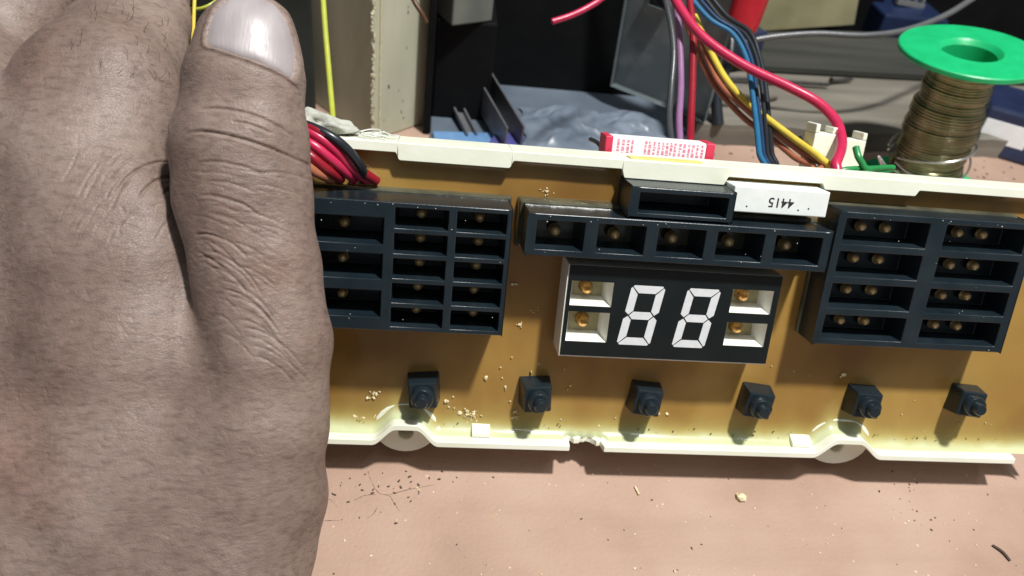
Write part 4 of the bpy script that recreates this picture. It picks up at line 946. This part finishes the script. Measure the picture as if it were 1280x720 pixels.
# ------------------------------------------------------------------ the hand (local: x right, y up, z out of the back of the hand)
HR = Matrix(((0.991156, -0.053445, -0.121465), (-0.058175, 0.647681, -0.759687), (0.119272, 0.760035, 0.638844)))
hand = thing('hand', 'left hand seen from its back, thumb pointing up, gripping the end of the tray', 'hand')
hand.matrix_world = Matrix.Translation(Vector(HAND_LOC) * MM) @ HR.to_4x4()
def smin(a, b, k):
    h = np.clip(0.5 + 0.5 * (b - a) / k, 0, 1); return b * (1 - h) + a * h - k * h * (1 - h)
def chain(P, key):
    fl, pts = HAND[key]; d = None
    for (a, b) in zip(pts[:-1], pts[1:]):
        A = np.array(a[:3], np.float32); B = np.array(b[:3], np.float32); A[2] /= fl; B[2] /= fl
        ab = B - A; q = P / np.array((1, 1, fl), np.float32) - A
        t = np.clip((q @ ab) / (ab @ ab), 0, 1)
        e = np.linalg.norm(q - t[..., None] * ab, axis=-1) - (a[3] + (b[3] - a[3]) * (t * t * (3 - 2 * t)))
        d = e if d is None else smin(d, e, 1.5)
    return d * (0.5 + 0.5 * fl)
def hand_sdf(P):
    P = np.asarray(P, np.float32)
    th = chain(P, 'thumb'); ix = chain(P, 'index'); md = chain(P, 'middle'); rg = chain(P, 'ring'); lt = chain(P, 'little')
    y = P[..., 1]
    s = np.clip((66 - y) / 42, 0, 1); s = s * s * (3 - 2 * s)       # the web closes towards the wrist
    s2 = np.clip((112 - y) / 24, 0, 1)
    d = smin(ix, md, 1.0 + 9 * s2); d = smin(d, rg, 1.0 + 9 * s2); d = smin(d, lt, 1.0 + 9 * s2)
    return smin(th, d, 0.7 + 10 * s)
VX = 0.45; BS = 16
lo = np.array((-140.0, -34.0, -100.0)); hi = np.array((22.0, 160.0, 42.0))
nb_ = np.ceil((hi - lo) / (VX * BS)).astype(int); dims = nb_ * BS
arr = np.full(dims, 3.0, np.float32)
ctr = np.stack(np.meshgrid(*[np.arange(n) for n in nb_], indexing='ij'), -1).reshape(-1, 3)
cd = hand_sdf(lo + (ctr + 0.5) * BS * VX - VX / 2)
loc = np.stack(np.meshgrid(*[np.arange(BS)] * 3, indexing='ij'), -1).reshape(-1, 3)
for b, d in zip(ctr[cd < -8], cd[cd < -8]): arr[b[0]*BS:b[0]*BS+BS, b[1]*BS:b[1]*BS+BS, b[2]*BS:b[2]*BS+BS] = -3
near = ctr[np.abs(cd) <= 8]
for i in range(0, len(near), 64):
    bb = near[i:i + 64]; P = lo + (bb[:, None, :] * BS + loc[None]) * VX
    D = np.clip(hand_sdf(P), -3, 3).reshape(-1, BS, BS, BS)
    for b, q in zip(bb, D): arr[b[0]*BS:b[0]*BS+BS, b[1]*BS:b[1]*BS+BS, b[2]*BS:b[2]*BS+BS] = q
import openvdb as vdb
gr = vdb.FloatGrid(3.0); gr.copyFromArray(arr); gr.gridClass = vdb.GridClass.LEVEL_SET
pts, tris, quads = gr.convertToPolygons(isovalue=0.0, adaptivity=0.0)
V = pts.astype(np.float64) * VX + lo
faces = [tuple(q) for q in quads.tolist()] + [tuple(t) for t in tris.tolist()]
me = bpy.data.meshes.new('hand_skin'); me.from_pydata(V.tolist(), [], faces); me.update()
nrm_ = np.empty(len(V) * 3, np.float32); me.vertices.foreach_get('normal', nrm_); nrm_ = nrm_.reshape(-1, 3)
test = V[::97] + nrm_[::97] * 1.0
if (hand_sdf(test) < 0).mean() > 0.5: me.flip_normals()
# refine what faces out of the back of the hand, so that creases can be cut into it
bm = bmesh.new(); bm.from_mesh(me)
ed = [e for e in bm.edges if e.verts[0].normal.z > 0.05 and e.verts[1].normal.z > 0.05 and e.verts[0].co.x > -62 and e.verts[0].co.y > -8]
bmesh.ops.subdivide_edges(bm, edges=ed, cuts=1, use_grid_fill=True)
bm.to_mesh(me); bm.free(); me.update()
nv = len(me.vertices); V = np.empty(nv * 3); me.vertices.foreach_get('co', V); V = V.reshape(-1, 3)
NR = np.empty(nv * 3, np.float32); me.vertices.foreach_get('normal', NR); NR = NR.reshape(-1, 3)
def polydist(xy, poly):
    best = np.full(len(xy), 1e9); par = np.zeros(len(xy)); n = len(poly) - 1
    for i in range(n):
        a = np.array(poly[i]); ab = np.array(poly[i + 1]) - a
        t = np.clip(((xy - a) @ ab) / (ab @ ab), 0, 1); d = np.linalg.norm(xy - a - t[:, None] * ab, axis=1)
        m_ = d < best; best[m_] = d[m_]; par[m_] = (i + t[m_]) / n
    return best, par
disp_ = np.zeros(nv); front = NR[:, 2] > 0.0
XY = V[:, :2]
def carve(poly, depth, sig, ridge=0.14):
    P = np.array([tuple(p)[:2] for p in spline([(a, b, 0) for a, b in poly], 4)]); l, h = P.min(0) - 4 * sig - .5, P.max(0) + 4 * sig + .5
    ids = np.nonzero(front & (XY[:, 0] > l[0]) & (XY[:, 0] < h[0]) & (XY[:, 1] > l[1]) & (XY[:, 1] < h[1]))[0]
    if not len(ids): return
    d, t = polydist(XY[ids], P); fade = np.clip(np.minimum(t, 1 - t) * 5, 0, 1)
    disp_[ids] += fade * depth * (-np.exp(-(d / sig) ** 2) + ridge * np.exp(-((d - 2.2 * sig) / (1.3 * sig)) ** 2))
for dpt, sg, pl_ in CREASES: carve(pl_, dpt * 1.2, max(.2, sg * .78))
for k in range(1100):                              # fine random skin lines
    x, y = rng.uniform(-58, 17), rng.uniform(-2, 108)
    thumb = x > -14 + (60 - y) * -0.12
    ang = rng.normal(-0.35, .45) if thumb else rng.normal(-1.0, .5)
    l = rng.uniform(.8, 3.0); dx, dy = math.cos(ang) * l / 2, math.sin(ang) * l / 2; bw_ = rng.normal(0, .3)
    carve([(x - dx, y - dy), (x - dy * bw_ * .5, y + dx * bw_ * .5), (x + dx, y + dy)], rng.uniform(.02, .055), rng.uniform(.18, .26), .2)
for k in range(26):                               # slow unevenness: tendons, veins, padding
    q = rng.normal(0, 1, 3); q /= np.linalg.norm(q); fr = rng.uniform(.08, .34); disp_ += .06 / (fr / .2) ** .8 * np.sin(V @ q * fr * 2 + rng.uniform(0, 6))
# nail bed
NB = spline([(a, b, 0) for a, b in NAIL + NAIL[:1]], 5)[:-1]; NP = np.array([(p.x, p.y) for p in NB]); NC = NP.mean(0)
pa = np.arctan2(*(NP - NC).T[::-1]); pr = np.linalg.norm(NP - NC, axis=1); od = np.argsort(pa); pa, pr = pa[od], pr[od]
def nail_r(xy):
    d = xy - NC; return np.linalg.norm(d, axis=1) / np.interp(np.arctan2(d[:, 1], d[:, 0]), np.r_[pa[-1] - 2 * math.pi, pa, pa[0] + 2 * math.pi], np.r_[pr[-1], pr, pr[0]])
ids = np.nonzero(front & (np.abs(XY[:, 0] - NC[0]) < 14) & (np.abs(XY[:, 1] - NC[1]) < 16))[0]
rr = nail_r(XY[ids]); disp_[ids] += -.55 * np.clip((1.03 - rr) / .06, 0, 1) + .42 * np.exp(-((rr - 1.10) / .07) ** 2)
V += NR * disp_[:, None]
me.vertices.foreach_set('co', (V * MM).ravel()); me.update()
skin = link('skin', me, 'skin', hand, smooth=180)
# the nail itself
nr, na = 16, 72; v = []; f = []
xy = []
for i in range(nr + 1):
    for k in range(na):
        a = -math.pi + 2 * math.pi * k / na; q = i / nr * 1.045
        xy.append(NC + q * np.interp(a, np.r_[pa[-1] - 2 * math.pi, pa, pa[0] + 2 * math.pi], np.r_[pr[-1], pr, pr[0]]) * np.array((math.cos(a), math.sin(a))))
xy = np.array(xy); zs = np.arange(24, -12, -0.2)
S = hand_sdf(np.concatenate([np.repeat(xy[:, None, :], len(zs), 1), np.broadcast_to(zs[None, :, None], (len(xy), len(zs), 1))], -1))
ins = S < 0; hit = ins.argmax(1); zz = zs[hit] + 0.2 * (0 - S[np.arange(len(xy)), hit]) / np.maximum(1e-4, S[np.arange(len(xy)), np.maximum(hit - 1, 0)] - S[np.arange(len(xy)), hit]); zz[~ins.any(1)] = np.nan
z0 = np.nanmin(zz); zz = np.where(np.isnan(zz), z0, zz)
for i in range(nr + 1):
    for k in range(na):
        q = i / nr; p = xy[i * na + k]; v.append((p[0], p[1], zz[i * na + k] + 0.32 - .45 * q ** 8 - .1 * q ** 2))
for i in range(nr):
    for k in range(na):
        k2 = (k + 1) % na; f.append((i * na + k, (i + 1) * na + k, (i + 1) * na + k2, i * na + k2))
link('thumb_nail', mesh('thumb_nail', v, f), 'nail', hand, smooth=180)
# short hairs on the index finger
g = G()
cand = V[front & (XY[:, 0] > -38) & (XY[:, 0] < -12) & (XY[:, 1] > 96) & (XY[:, 1] < 116)]; 
for k in range(34):
    p = cand[rng.integers(len(cand))]; a = rng.normal(.9, .6); l = rng.uniform(1.2, 2.8)
    g.tube([tuple(p), (p[0] + math.cos(a) * l * .5, p[1] + math.sin(a) * l * .5, p[2] + .5), (p[0] + math.cos(a + .4) * l, p[1] + math.sin(a + .4) * l, p[2] + .5)], 0.032, 4, 3)
tag(g.build('finger_hair', 'hair', hand, smooth=60), kind='stuff')
